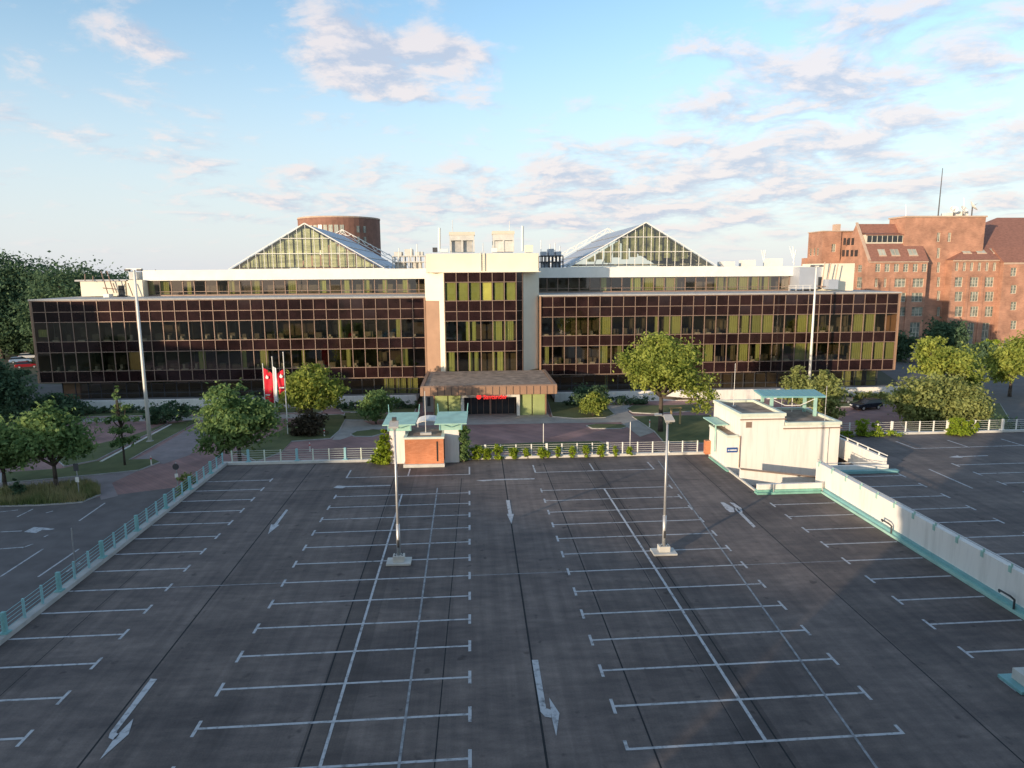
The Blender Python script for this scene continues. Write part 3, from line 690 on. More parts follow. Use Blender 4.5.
# ------------------------------------------------------------------ office building
FY, ZT = 113.0, 13.02
ob = thing('office_building', 'long bronze glass office block with white top storey and two glazed gable roofs', 'building', (2, 120, GZ))
ROW = [13.0, 11.30, 9.70, 6.62, 4.92, 1.88, .15]
win_specs = []                                    # (centre distance, corner quad)
def tilt():
    return rnd.uniform(-.012, .012), rnd.uniform(-.012, .012)
def pane(mb, x0, x1, z0, z1, y):
    a, b = tilt()
    mb.quad((x0, y - a + b, z0), (x1, y + a + b, z0), (x1, y + a - b, z1), (x0, y - a - b, z1))
wins = []
def wing(x0, x1, n, face_y):
    p = (x1 - x0) / n
    grid = MB(); xs = [x0 + p * k for k in range(n + 1)]
    for x in xs: grid.box(x - .05, x + .05, face_y - .10, face_y + .05, ROW[-1] - .02, ROW[0] + .05)
    for z in ROW: grid.box(x0 - .06, x1 + .06, face_y - .07, face_y + .04, z - .05, z + .05)
    grid.build('mullion_grid', 'bronze', ob)
    for (za, zb) in ((ROW[1], ROW[0]), (ROW[2], ROW[1]), (ROW[4], ROW[3]), (ROW[6], ROW[5])):
        s_ = MB()
        for k in range(n): pane(s_, xs[k], xs[k + 1], za, zb, face_y)
        s_.build('spandrel_band', 'spandrel', ob)
    for (za, zb) in ((ROW[3], ROW[2]), (ROW[5], ROW[4])):
        for k in range(n): wins.append((xs[k], xs[k + 1], za, zb, face_y, 'glass'))
    return p
LX0, LX1, RX0, RX1 = -68.2, -7.2, 11.6, 72.0
wing(LX0, LX1, 31, FY); wing(RX0, RX1, 31, FY)
# ground floor, set back
for x0, x1, n in ((-65.6, -8.0, 29), (13.0, 70.0, 29)):
    y = FY + 1.2; p = (x1 - x0) / n; gm = MB()
    for k in range(n + 1): gm.box(x0 + p * k - .05, x0 + p * k + .05, y - .08, y + .05, GZ, .14)
    gm.box(x0, x1, y - .06, y + .03, -2.0, -1.9)
    gm.build('ground_floor_frame', 'steel_dark', ob)
    for k in range(n): wins.append((x0 + p * k, x0 + p * (k + 1), GZ, .12, y, 'glass'))
# structure behind the glass: slabs, back walls, ends, flat roof
st = MB()
for x0, x1 in ((LX0 + .1, LX1 - .1), (RX0 + .1, RX1 - .1)):
    for za, zb in ((9.75, 12.9), (4.97, 6.57), (.16, 1.83)): st.box(x0, x1, FY + .35, FY + 12, za, zb)
    st.box(x0, x1, FY + 5.0, FY + 11.9, 1.84, 4.96); st.box(x0, x1, FY + 5.0, FY + 11.9, 6.58, 9.74)
for x0, x1 in ((-65.5, -8.1), (13.1, 69.9)): st.box(x0, x1, FY + 4.5, FY + 12, GZ, .155)
st.build('interior', 'interior', ob)
pp = MB()
for x0, x1 in ((LX0, LX1), (RX0, RX1)):           # room dividers and furniture seen through the panes
    x = x0 + 2
    while x < x1 - 3:
        for za, zb in ((1.85, 4.9), (6.6, 9.7)):
            if rnd.random() < .45: pp.box(x, x + .1, FY + 1.6, FY + 4.9, za, zb)
            if rnd.random() < .8: pp.box(x + .3, x + rnd.uniform(.9, 1.7), FY + .9, FY + 1.7, za, za + rnd.uniform(.7, 1.1))
            if rnd.random() < .25: pp.box(x + .5, x + 1.5, FY + 4.6, FY + 4.95, za + .4, za + 1.9)
        x += 1.95
pp.build('furnishing', 'interior_pale', ob)
for row, (za, zb) in enumerate(((6.64, 6.64), (1.9, 1.9))):
    for x0, x1 in ((LX0, LX1), (RX0, RX1)):
        sc_ = MB(); x = x0 + .4
        while x < x1 - 1.6:
            if rnd.random() < .55:
                w_ = rnd.uniform(.3, 1.1); sc_.box(x, x + w_, FY + .25, FY + .5, za, za + rnd.uniform(.12, .3))
                if rnd.random() < .3: sc_.box(x + .1, x + .45, FY + .55, FY + .8, za, za + rnd.uniform(.5, 1.0))
            x += 1.95
        sc_.build('sill_clutter', 'concrete', ob)
en = MB()
for xa, xb in ((LX0 - .35, LX0 - .07), (RX1 + .07, RX1 + .35)): en.box(xa, xb, FY - .12, FY + 60, .10, 13.2)
en.box(LX0 - .3, LX0, FY + .5, FY + .6, .1, .12)
en.build('end_wall', 'bronze_clad', ob)
MB().box(LX0 - .4, LX1 + .3, FY - .22, FY + 60, 13.08, 13.30).box(RX0 - .3, RX1 + .4, FY - .22, FY + 60, 13.08, 13.30).build('roof_terrace', 'concrete', ob)
MB().box(LX0, LX1, FY + .1, FY + 11, .02, .14).box(RX0, RX1, FY + .1, FY + 11, .02, .14).build('soffit', 'bronze', ob)
MB().box(-65.6, -63.0, FY + 1.3, FY + 58, GZ, .01).box(67, 69.95, FY + 4.6, FY + 58, GZ, .01).build('core_wall', 'bronze_clad', ob)
# recessed top storey
TY = 125.0
for (x0, x1, n) in ((-55.6, -7.0, 25), (12.0, 58.6, 24)):
    p = (x1 - x0) / n; gm = MB(); y = TY
    for k in range(n + 1): gm.box(x0 + p * k - .06, x0 + p * k + .06, y - .1, y + .05, 13.3, 15.95)
    gm.box(x0, x1, y - .05, y + .04, 14.0, 14.08); gm.box(x0, x1, y - .08, y + .04, 13.3, 13.5)
    gm.build('top_storey_frame', 'bronze', ob)
    for k in range(n): wins.append((x0 + p * k, x0 + p * (k + 1), 13.5, 15.95, y, 'glass_tower'))
    MB().box(x0 - .4, x1 + .4, TY - .9, TY + .3, 15.96, 17.75).build('white_parapet', 'white_paint', ob, bevel=.03)
    MB().box(x0, x1, TY + 4.5, TY + 45, 13.3, 17.2).build('top_storey_core', 'roof_felt', ob)
    MB().box(x0, x1, TY + .31, TY + 4.49, 15.97, 16.1).build('top_storey_ceiling', 'interior_pale', ob)
    if x0 < 0: MB().box(x0 - .3, x0 - .05, TY, TY + 40, 13.3, 15.95).build('top_storey_end_wall', 'bronze_clad', ob)
    else: MB().box(x1 + .05, x1 + .3, TY, TY + 40, 13.3, 15.95).build('top_storey_end_wall', 'grey_wall', ob)
# central tower
AY = 109.6
TX0, TX1 = -3.9, 7.35
tn = 6; tp = (TX1 - TX0) / tn
TR = [17.0, 15.5, 12.6, 10.95, 9.45, 6.2, 4.6, 1.3]
gm = MB()
for k in range(tn + 1): gm.box(TX0 + tp * k - .055, TX0 + tp * k + .055, AY - .12, AY + .05, 1.2, 17.0)
for z in TR: gm.box(TX0, TX1, AY - .08, AY + .04, z - .05, z + .05)
gm.build('mullion_grid', 'bronze', ob)
for za, zb in ((TR[1], TR[0]), (TR[3], TR[2]), (TR[4], TR[3]), (TR[6], TR[5])):
    s_ = MB()
    for k in range(tn): pane(s_, TX0 + tp * k, TX0 + tp * (k + 1), za, zb, AY)
    s_.build('spandrel_band', 'spandrel', ob)
for za, zb in ((TR[2], TR[1]), (TR[5], TR[4]), (TR[7], TR[6])):
    for k in range(tn): wins.append((TX0 + tp * k, TX0 + tp * (k + 1), za, zb, AY, 'glass_tower'))
# chamfered glass strip and canted stone sides
def wall_strip(mb, a, b, z0, z1, t_=.2):
    a, b = Vector((*a, 0)), Vector((*b, 0)); d = (b - a).normalized(); n = Vector((d.y, -d.x, 0)) * -t_
    P = [(a.x, a.y), (b.x, b.y), (b.x + n.x, b.y + n.y), (a.x + n.x, a.y + n.y)]
    mb.prism(P, z0, z1)
m_ = MB(); zs = TR
for za, zb in zip(zs[1:], zs[:-1]): wall_strip(m_, (TX1 + .07, AY + .02), (8.5, AY + .9), za + .04, zb - .04)
m_.build('chamfer_glass', 'spandrel', ob)
m_ = MB()
for z in zs: wall_strip(m_, (TX1 + .06, AY - .02), (8.5, AY + .86), z - .04, z + .04, .1)
wall_strip(m_, (8.4, AY + .75), (8.55, AY + .9), 1.2, 17, .2)
m_.build('chamfer_frame', 'bronze', ob)
m_ = MB(); wall_strip(m_, (8.56, AY + .95), (11.35, FY + .6), 1.2, 17.0, .4); wall_strip(m_, (11.36, FY + .6), (11.36, TY + 1), 13.3, 17.0, .4); m_.build('stone_side', 'cream_clad', ob)
m_ = MB(); wall_strip(m_, (-7.05, AY + 2.3), (-3.98, AY + .0), 12.61, 17.0, .4); wall_strip(m_, (-4.75, AY + .6), (-3.98, AY + .0), 1.2, 12.6, .4); m_.build('stone_side', 'cream_clad', ob)
m_ = MB(); wall_strip(m_, (-7.05, AY + 2.3), (-4.78, AY + .62), 1.2, 12.6, .4); m_.build('bronze_side', 'bronze_clad', ob)
MB().box(-7.3, -7.04, AY + 2.2, FY + .2, .1, 13.1).build('corner_panel', 'bronze_clad', ob); MB().box(11.36, 11.62, FY - .3, FY + .4, .1, 13.1).build('corner_panel', 'bronze_clad', ob)
MB().prism([(-6.9, 114), (-6.9, AY + 2.8), (-4.2, AY + .9), (TX0, AY + .4), (TX1, AY + .4), (8.4, AY + 1.3), (11.0, 114)], 4.97, 6.15).prism([(-6.9, 114), (-6.9, AY + 2.8), (-4.2, AY + .9), (TX0, AY + .4), (TX1, AY + .4), (8.4, AY + 1.3), (11.0, 114)], 9.5, 12.55).prism([(-6.9, 114), (-6.9, AY + 2.8), (-4.2, AY + .9), (TX0, AY + .4), (TX1, AY + .4), (8.4, AY + 1.3), (11.0, 114)], 15.55, 16.98).box(-7, 11.3, 114.01, 140, GZ, 16.97).build('tower_core', 'interior', ob)
MB().box(-6.75, 11.05, AY + 1.4, 138, 17.0, 19.95).build('plant_storey', 'cream_clad', ob, bevel=.04)
MB().box(-6.2, 11.2, AY - .15, AY + 1.39, 17.0, 17.10).build('tower_ledge', 'cream_clad', ob)
ld = MB()
for x in (1.9, 2.5): ld.box(x - .04, x + .04, AY + 1.2, AY + 1.35, 17.2, 20.3)
for k in range(9): ld.box(1.94, 2.46, AY + 1.24, AY + 1.3, 17.4 + .33 * k, 17.45 + .33 * k)
ld.build('ladder', 'concrete_light', ob)
# entrance pavilion
MB().prism([(-6.95, 94.2), (11.95, 94.2), (11.95, AY - .3), (-6.95, AY - .3)], .25, 1.45).build('canopy_fascia', 'bronze_clad', ob, bevel=.04)
MB().box(-6.4, 11.4, 94.8, AY - .4, 1.451, 1.52).build('canopy_gravel', 'roof_gravel', ob)
for k in range(20): MB().box(-6.95 + .945 * (k + .5) - .03, -6.95 + .945 * (k + .5) + .03, 94.16, 94.2, .28, 1.42).build('fascia_seam', 'steel_dark', ob)
cr_ = MB(); cr_.box(-6.9, -6.45, 94.25, AY - .5, 1.452, 1.62).box(11.45, 11.9, 94.25, AY - .5, 1.452, 1.62).box(-6.44, 11.44, 94.25, 94.75, 1.452, 1.62); cr_.build('canopy_rim', 'bronze', ob)
EY = 96.6
MB().box(-5.3, -5.15, EY, AY, GZ, .24).box(10.55, 10.7, EY, AY, GZ, .24).box(-5.1, 10.5, 104, 104.3, GZ, .24).build('pavilion_wall', 'bronze_clad', ob)
for x0, x1 in ((-5.1, -3.35), (-3.2, -1.5), (6.95, 8.6), (8.75, 10.5)):
    MB().box(x0, x1, EY + .05, EY + .12, GZ, .22).build('yellow_panel', 'curtain', ob)
MB().box(-1.45, -1.0, EY - .35, EY + .3, GZ, -.05).box(6.45, 6.9, EY - .35, EY + .3, GZ, -.05).box(-.999, 6.449, EY - .35, EY + .3, -.45, -.05).build('entrance_portal', 'white_paint', ob, bevel=.03)
dr = MB().box(2.6, 2.85, EY + .6, EY + .8, GZ, -.46)
for k in range(9): dr.box(-.95 + .9 * k, -.9 + .9 * k, EY + 1.2, EY + 1.3, GZ, -.46)
dr.build('door_frame', 'bronze', ob)
MB().box(-.99, 6.44, EY + 1.31, EY + 1.4, GZ, -.46).build('entrance_doors', 'window_dark', ob)
MB().box(-5.5, 11, EY - 1.5, EY + 8, GZ + .012, GZ + .05).build('entrance_step', 'paving_grey', ob)
# red illuminated lettering over the door
def text_obj(body, size, loc, rot, material, parent, name, extr=.04):
    cu = bpy.data.curves.new(name, 'FONT'); cu.body = body; cu.size = size; cu.extrude = extr; cu.align_x = 'LEFT'
    tmp = bpy.data.objects.new(name, cu); C.objects.link(tmp)
    bpy.context.view_layer.update()
    me = bpy.data.meshes.new_from_object(tmp.evaluated_get(bpy.context.evaluated_depsgraph_get())); bpy.data.objects.remove(tmp)
    me.materials.clear(); me.materials.append(M[material])
    off = Vector((0, 0, 0)); p = parent
    while p is not None: off += p.location; p = p.parent
    o = bpy.data.objects.new(name, me); C.objects.link(o); o.parent = parent; o.location = Vector(loc) - off; o.rotation_euler = rot
    return o
text_obj('Santander', .84, (1.7, EY - .45, -.66), (pi / 2, 0, 0), 'red_lit', ob, 'entrance_lettering')
def flame(cx, y, z, s_, material, parent, name):
    mb = MB(); mb.tube((cx, y, z), (cx, y - .06, z), s_ * .55, n=12)
    P = [(-.1, .1), (.22, .35), (.12, .7), (-.05, 1.0), (-.3, .65), (-.2, .4)]
    mb.quad(*[(cx + a * s_, y - .07, z + b * s_) for a, b in P])
    return mb.build(name, material, parent)
flame(1.1, EY - .40, -.35, .62, 'red_lit', ob, 'entrance_emblem')
# curtains
def curtain(pa, pb, row, y, n_strip=1, material='curtain', yref=None):
    xa = ony(pa, 330, yref or y)[0]; xb = ony(pb, 330, yref or y)[0]; za, zb = row
    k = 0; x = xa; mb = MB(); yy = y + .28; N_ = max(2, int((xb - xa) / .16))
    for i in range(N_):
        x0 = xa + (xb - xa) * i / N_; x1 = xa + (xb - xa) * (i + 1) / N_
        o0 = .035 * (i % 2); o1 = .035 * ((i + 1) % 2)
        mb.quad((x0, yy + o0, za + .08), (x1, yy + o1, za + .08), (x1, yy + o1, zb - .05), (x0, yy + o0, zb - .05))
    mb.build('curtain', material, ob)
R2, R1_, R0 = (ROW[3], ROW[2]), (ROW[5], ROW[4]), (GZ, .12)
for a, b in ((600, 611), (655, 658.5), (664, 681), (729, 738), (742, 749), (752, 773), (798, 812), (854, 865), (866, 876)): curtain(a, b, R2, FY)
for a, b in ((545, 549), (600, 608), (618, 622), (653, 659), (668, 676), (704, 714), (739, 749), (757, 761), (797, 807), (809, 815), (852, 863), (865, 875), (877, 887), (888, 896)): curtain(a, b, R1_, FY)
for a, b in ((846, 855), (858, 866), (870, 880), (606, 609)): curtain(a, b, R0, FY + 1.2)
for a, b in ((382, 392), (394, 404), (406, 416)): curtain(a, b, R0, FY + 1.2)
for a, b in ((630, 640), (642, 653), (655, 663), (665, 676), (713, 722), (724, 735), (737, 748), (750, 760), (762, 769), (600, 606)): curtain(a, b, (13.5, 15.95), TY)
for a, b in ((152, 158), (162, 172), (190, 194), (232, 237), (255, 262), (290, 298), (322, 328), (346, 351), (366, 371), (384, 389), (404, 409)): curtain(a, b, (13.5, 15.95), TY)
for a, b in ((37, 47),): curtain(a, b, (7.3, 8.6), FY)
curtain(126, 137, R1_, FY, material='blind_tan')
for a, b in ((196, 203), (240, 244), (258, 266), (300, 303), (345, 349), (402, 407)): curtain(a, b, R1_, FY)
for a, b in ((338, 342), (396, 400)): curtain(a, b, R2, FY)
for k in range(6):
    xa = TX0 + tp * k + .35; 
    c_ = MB().box(xa, xa + tp - .45, AY + .25, AY + .3, TR[2] + .05, TR[1] - .05); c_.build('curtain', 'curtain_bright' if k == 3 else 'curtain', ob)
for a, b, r_ in ((493, 502, (TR[5], TR[4])), (504.5, 513.5, (TR[5], TR[4])), (466, 470, (TR[5], TR[4])), (472, 476, (TR[5], TR[4])), (448, 454, (TR[7], TR[6])), (468, 472, (TR[7], TR[6])), (474, 478, (TR[7], TR[6])), (492, 495, (TR[7], TR[6])), (497, 503, (TR[7], TR[6]))): curtain(a, b, r_, AY)
# windows: the hundred that show largest are parts of their own, the rest one part
wins.sort(key=lambda w_: (-(w_[3] - w_[2]) * (w_[1] - w_[0]) / (w_[4] ** 2) if abs(w_[4] - AY) < .1 else 0, abs(.5 * (w_[0] + w_[1]) - 2)))
rest = {}
for i, (x0, x1, za, zb, y, mt) in enumerate(wins):
    if i < 99:
        mb = MB(); pane(mb, x0 + .03, x1 - .03, za, zb, y); mb.build('window', mt, ob)
    else:
        mb = rest.setdefault('all', MB()); pane(mb, x0, x1, za, zb, y)
struct(rest['all'].build('window', 'glass', ob), 'stuff')
# glazed gable roofs
def gable(px_apex, px_l, px_r, ya, yb_, y0, y1, nm):
    xa, za = ony(px_apex, ya, y0); xl, zl = ony(px_l, yb_, y0); xr, _ = ony(px_r, yb_, y0); zl = 17.9
    g_ = MB().quad((xl, y0, zl), (xr, y0, zl), (xa, y0, za)).build('gable_glass', 'glass_atrium', ob)
    fr = MB(); n = 18
    for k in range(1, n):
        x = xl + (xr - xl) * k / n; zt = zl + (za - zl) * (1 - abs(x - xa) / ((xr - xl) / 2)); fr.box(x - .035, x + .035, y0 - .12, y0 + .03, zl, max(zl + .1, zt - .08))
    for h_ in (.34, .68):
        hw = (xr - xl) / 2 * (1 - h_); zz_ = zl + (za - zl) * h_; fr.box(xa - hw, xa + hw, y0 - .09, y0 + .02, zz_ - .05, zz_ + .05)
    for x0, x1, z0, z1 in ((xl - .4, xa, zl, za), (xr + .4, xa, zl, za)):
        d = Vector((x1 - x0, 0, z1 - z0)).normalized(); nn = Vector((-d.z, 0, d.x)) * (.10 if x0 < x1 else -.10)
        fr.quad((x0, y0 - .2, z0), (x1, y0 - .2, z1), (x1 + nn.x, y0 - .2, z1 + nn.z + .12), (x0 + nn.x, y0 - .2, z0 + nn.z))
        fr.quad((x0 + nn.x, y0 - .2, z0 + nn.z), (x1 + nn.x, y0 - .2, z1 + nn.z + .12), (x1 + nn.x, y0 + .3, z1 + nn.z + .12), (x0 + nn.x, y0 + .3, z0 + nn.z))
    fr.box(xl - .5, xr + .5, y0 - .25, y0 + .1, zl - .3, zl)
    fr.build('gable_frame', 'win_frame', ob).data.materials[0] = M['white_paint']
    for sx, ex in ((-1, xl), (1, xr)):
        r = MB(); r.quad((xa, y0, za), (xa, y1, za), (ex, y1, zl), (ex, y0, zl)); r.build('roof_slope', 'zinc', ob)
        ri = MB(); L_ = (y1 - y0)
        for k in range(0, 22):
            y = y0 + L_ * k / 22; nrm = Vector((sx * (za - zl), 0, abs(ex - xa))).normalized() * .1
            ri.quad((xa + nrm.x, y, za + nrm.z), (xa + nrm.x, y + .12, za + nrm.z), (ex + nrm.x, y + .12, zl + nrm.z), (ex + nrm.x, y, zl + nrm.z))
        for q in (.25, .5, .75):
            xm, zm = xa + (ex - xa) * q, za + (zl - za) * q; ri.box(xm - .08, xm + .08, y0, y1, zm + .06, zm + .16)
        ri.build('roof_rib', 'steel', ob)
        # white truss walkway up the far end of the slope
        tr = MB(); yt = y1 - 2
        tr.tube((xa, yt, za + 1.3), (ex + sx * 1.5, yt, zl + .9), .09, n=5); tr.tube((xa, yt, za + .4), (ex + sx * 1.5, yt, zl), .09, n=5)
        for k in range(14):
            q0, q1 = k / 14, (k + 1) / 14; o0, o1 = (.4, 1.3) if k % 2 else (1.3, .4)
            tr.tube((xa + (ex + sx * 1.5 - xa) * q0, yt, za + (zl - za) * q0 + o0), (xa + (ex + sx * 1.5 - xa) * q1, yt, za + (zl - za) * q1 + o1), .07, n=5)
        tr.build('roof_truss', 'white_paint', ob)
    # trusses and galleries inside the hall
    it = MB()
    for yy in (y0 + 5, y0 + 11, y0 + 20):
        it.tube((xl, yy, zl), (xa, yy, za - .4), .12, n=5); it.tube((xr, yy, zl), (xa, yy, za - .4), .12, n=5); it.tube((xl, yy, zl + .4), (xr, yy, zl + .4), .1, n=5)
        it.tube((xl + (xr - xl) * .3, yy, zl + .4), (xl + (xr - xl) * .36, yy, zl + (za - zl) * .7), .07, n=5)
    it.build('hall_truss', 'concrete_light', ob)
    MB().box(xl + .3, xr - .3, y0 + 1, y1, zl - .6, zl - .35).build('hall_floor', 'interior_pale', ob)
    bl = MB(); n_b = 17; rb = random.Random(int(px_apex))
    for k in range(n_b):
        xa_, xb_ = xl + (xr - xl) * (k + .08) / n_b, xl + (xr - xl) * (k + .92) / n_b
        ht = lambda x: zl + (za - zl) * (1 - abs(x - xa) / ((xr - xl) / 2)) - .35
        lo = zl + .25 if nm == 'l' else zl + rb.uniform(.3, 2.2)
        a_, b_ = ht(xa_), ht(xb_)
        if min(a_, b_) < lo + .2: continue
        bl.quad((xa_, y0 + .7, lo), (xb_, y0 + .7, lo), (xb_, y0 + .7, b_), (xa_, y0 + .7, a_))
    bl.build('hall_blind', 'blind_pale' if nm == 'l' else 'blind_dark', ob)
gable(304.5, 231.5, 381.8, 224, 268.7, 128.5, 168, 'l')
gable(646, 570, 714.5, 223, 264, 128.5, 166, 'r')
# plant on the roof
def roof_box(px0, px1, py0, py1, Y, d, material, name, **k):
    x0, z1 = ony(px0, py0, Y); x1, z0 = ony(px1, py1, Y)
    return MB().box(x0, x1, Y, Y + d, z0, z1).build(name, material, ob, **k)
Yp = 123.2
ph = roof_box(80, 126, 281.5, 296, Yp, 9, 'cream_clad', 'penthouse'); MB().box(-66.8, -58.0, Yp - .2, Yp + 9.2, ony(80, 281.5, Yp)[1], ony(80, 279.8, Yp)[1]).build('penthouse_roof', 'concrete', ob)
roof_box(126.01, 143.5, 280, 296.5, Yp - .2, 6, 'cream_clad', 'penthouse'); roof_box(118, 125, 285.5, 296.2, Yp - .05, .3, 'window_dark', 'penthouse_door'); roof_box(128.5, 137, 272, 279.5, Yp + .5, 3, 'concrete_light', 'cooling_unit')
roof_box(103, 109, 294, 297.5, Yp - 2.5, 1.5, 'white_paint', 'roof_unit')
def ants(qs, Y, r, name, m_):
    for q in qs:
        mb = MB(); ant(mb, *q, Y, r); mb.build(name, m_, ob)
def ant(mb, px0, py0, px1, py1, Y, r=.06):
    a, b = ony(px0, py0, Y), ony(px1, py1, Y); mb.tube((a[0], Y, a[1]), (b[0], Y, b[1]), r, n=5)
ants(((101, 271, 108, 294), (107, 271, 114, 293), (113, 283, 117, 293), (85, 274, 85, 281), (93, 276, 93, 281), (103, 288, 115, 289), (128, 283, 133, 296)), Yp - 1.2, .09, 'stay_strut', 'bronze')
roof_box(800, 822, 267, 289, 121.5, 6, 'zinc', 'cooling_unit'); roof_box(824, 853, 263.5, 290.5, 121, 8, 'cream_clad', 'penthouse'); roof_box(819, 824, 277, 289, 121.2, 2, 'window_dark', 'penthouse_door')
roof_box(829, 838, 279.5, 289, 118.5, 2, 'zinc', 'roof_unit'); roof_box(795, 805, 266, 271, 128, 3, 'white_paint', 'roof_unit')
ants(((825, 262, 821, 288), (831, 263, 826, 287), (838, 264, 834, 285), (816, 286, 832, 287)), 119.5, .09, 'stay_strut', 'bronze')
rl_ = MB()
for k in range(4): ant(rl_, 789 + 7 * k, 285.5, 789 + 7 * k, 291, 115.5, .04)
for yy in (285.5, 288): ant(rl_, 789, yy, 812, yy - .3, 115.5, .035)
rl_.build('roof_railing', 'white_paint', ob)
for px0, px1, py0 in ((723, 735, 261.5), (745, 755.5, 260), (770, 782.5, 258.5)): roof_box(px0, px1, py0, 266.5, 131, 3, 'white_paint', 'roof_unit')
ants(((764, 250, 765, 265), (761.5, 250, 764, 262), (765.5, 250, 764, 262), (793, 246, 794, 265), (789.5, 246, 793, 258), (796, 250, 793, 263)), 134, .1, 'exhaust_stack', 'white_paint')
for px0, px1, py0, py1, nm in ((449.5, 474.5, 232, 252, 'cooling_tower'), (493, 514, 231, 252, 'cooling_tower')):
    x0, z1 = ony(px0, py0, 117); x1, z0 = ony(px1, py1, 117)
    ct = MB().box(x0, x1, 117, 121, z0 + 1.9, z1 - .5).build(nm, 'concrete_light', ob)
    MB().box(x0 - .1, x1 + .1, 116.9, 121.1, z1 - .499, z1).build('tower_cap', 'win_frame', ct)
    lg = MB()
    for x in (x0 + .1, .5 * (x0 + x1), x1 - .1): lg.box(x - .12, x + .12, 117.0, 117.3, z0, z0 + 1.899); lg.box(x - .12, x + .12, 120.6, 120.9, z0, z0 + 1.899)
    if px0 > 480: lg.box(x0 + .2, x1 - .2, 117.1, 120.5, z0 + .05, z0 + 1.8)
    lg.build('support', 'concrete_light', ct)
    MB().box(x0 + .3, x1 - .3, 117.6, 120.4, z0 + .02, z0 + 1.88).build('fan_housing', 'concrete', ct)
ants(((439.5, 228, 439.5, 251), (522.5, 226, 522.5, 251)), 118, .22, 'exhaust_stack', 'white_paint')
ants(((452.5, 220, 452.5, 232), (509.5, 221, 509.5, 231), (483, 243, 483, 252), (541, 240, 541, 255)), 118, .05, 'antenna', 'steel')
roof_box(526, 533, 245, 252, 112.5, 3, 'cream_clad', 'vent_box'); roof_box(432.5, 437, 247.5, 252, 112.5, 2, 'steel_dark', 'vent_box'); roof_box(440, 448, 249, 252, 112.2, 2, 'white_paint', 'vent_box'); roof_box(492, 497, 248, 252, 112.2, 2, 'white_paint', 'vent_box')
# plant frames either side of the tower
for px0, px1, Y, cl in ((393, 425, 134, 'concrete_light'), (541, 563, 130, 'steel_dark')):
    fr = MB(); x0, z0 = ony(px0, 269, Y); x1, _ = ony(px1, 269, Y)
    for k in range(7):
        x = x0 + (x1 - x0) * k / 6; fr.box(x - .1, x + .1, Y, Y + .2, z0, z0 + 2.4); fr.box(x - .1, x + .1, Y + 4, Y + 4.2, z0, z0 + 2.4)
    for zq in (1.2, 2.3): fr.box(x0, x1, Y - .05, Y + 4.3, z0 + zq, z0 + zq + .18)
    fr.build('plant_frame', cl, ob)
    un = MB()
    for k in range(3):
        un = MB(); x = x0 + (x1 - x0) * (k * .33 + .04); un.box(x, x + (x1 - x0) * .24, Y + .5, Y + 3.5, z0 + 2.5, z0 + 3.2 + .5 * (k == 1)); un.build('plant_unit', 'zinc' if px0 > 500 else 'concrete_light', ob)
    for k in range(2):
        x = x0 + (x1 - x0) * (k * .5 + .08); MB().box(x, x + (x1 - x0) * .3, Y + .6, Y + 3.4, z0, z0 + 1.3).build('plant_unit', 'zinc' if px0 > 500 else 'concrete_light', ob)
ants(((399, 248, 399, 258), (411, 248, 411, 262), (417, 244, 417, 262), (550, 244, 550, 256), (555, 243, 555, 258), (560, 246, 560, 256)), 134, .09, 'exhaust_stack', 'white_paint')

# low white wall along the building
lw = thing('garden_wall', 'low white wall along the foot of the glass office facade', 'wall', (0, 105.5, GZ))
for x0, x1, y in ((-67, -8.4, 105.6), (13, 71.9, 105.6)):
    m_ = MB().box(x0, x1, y, y + .35, GZ, GZ + 1.62); m_.build('wall', 'white_wall', lw, bevel=.03)
    MB().box(x0, x1, y + .36, FY + 1.0, GZ + .2, GZ + .5).build('planting_bed', 'roof_felt', lw)

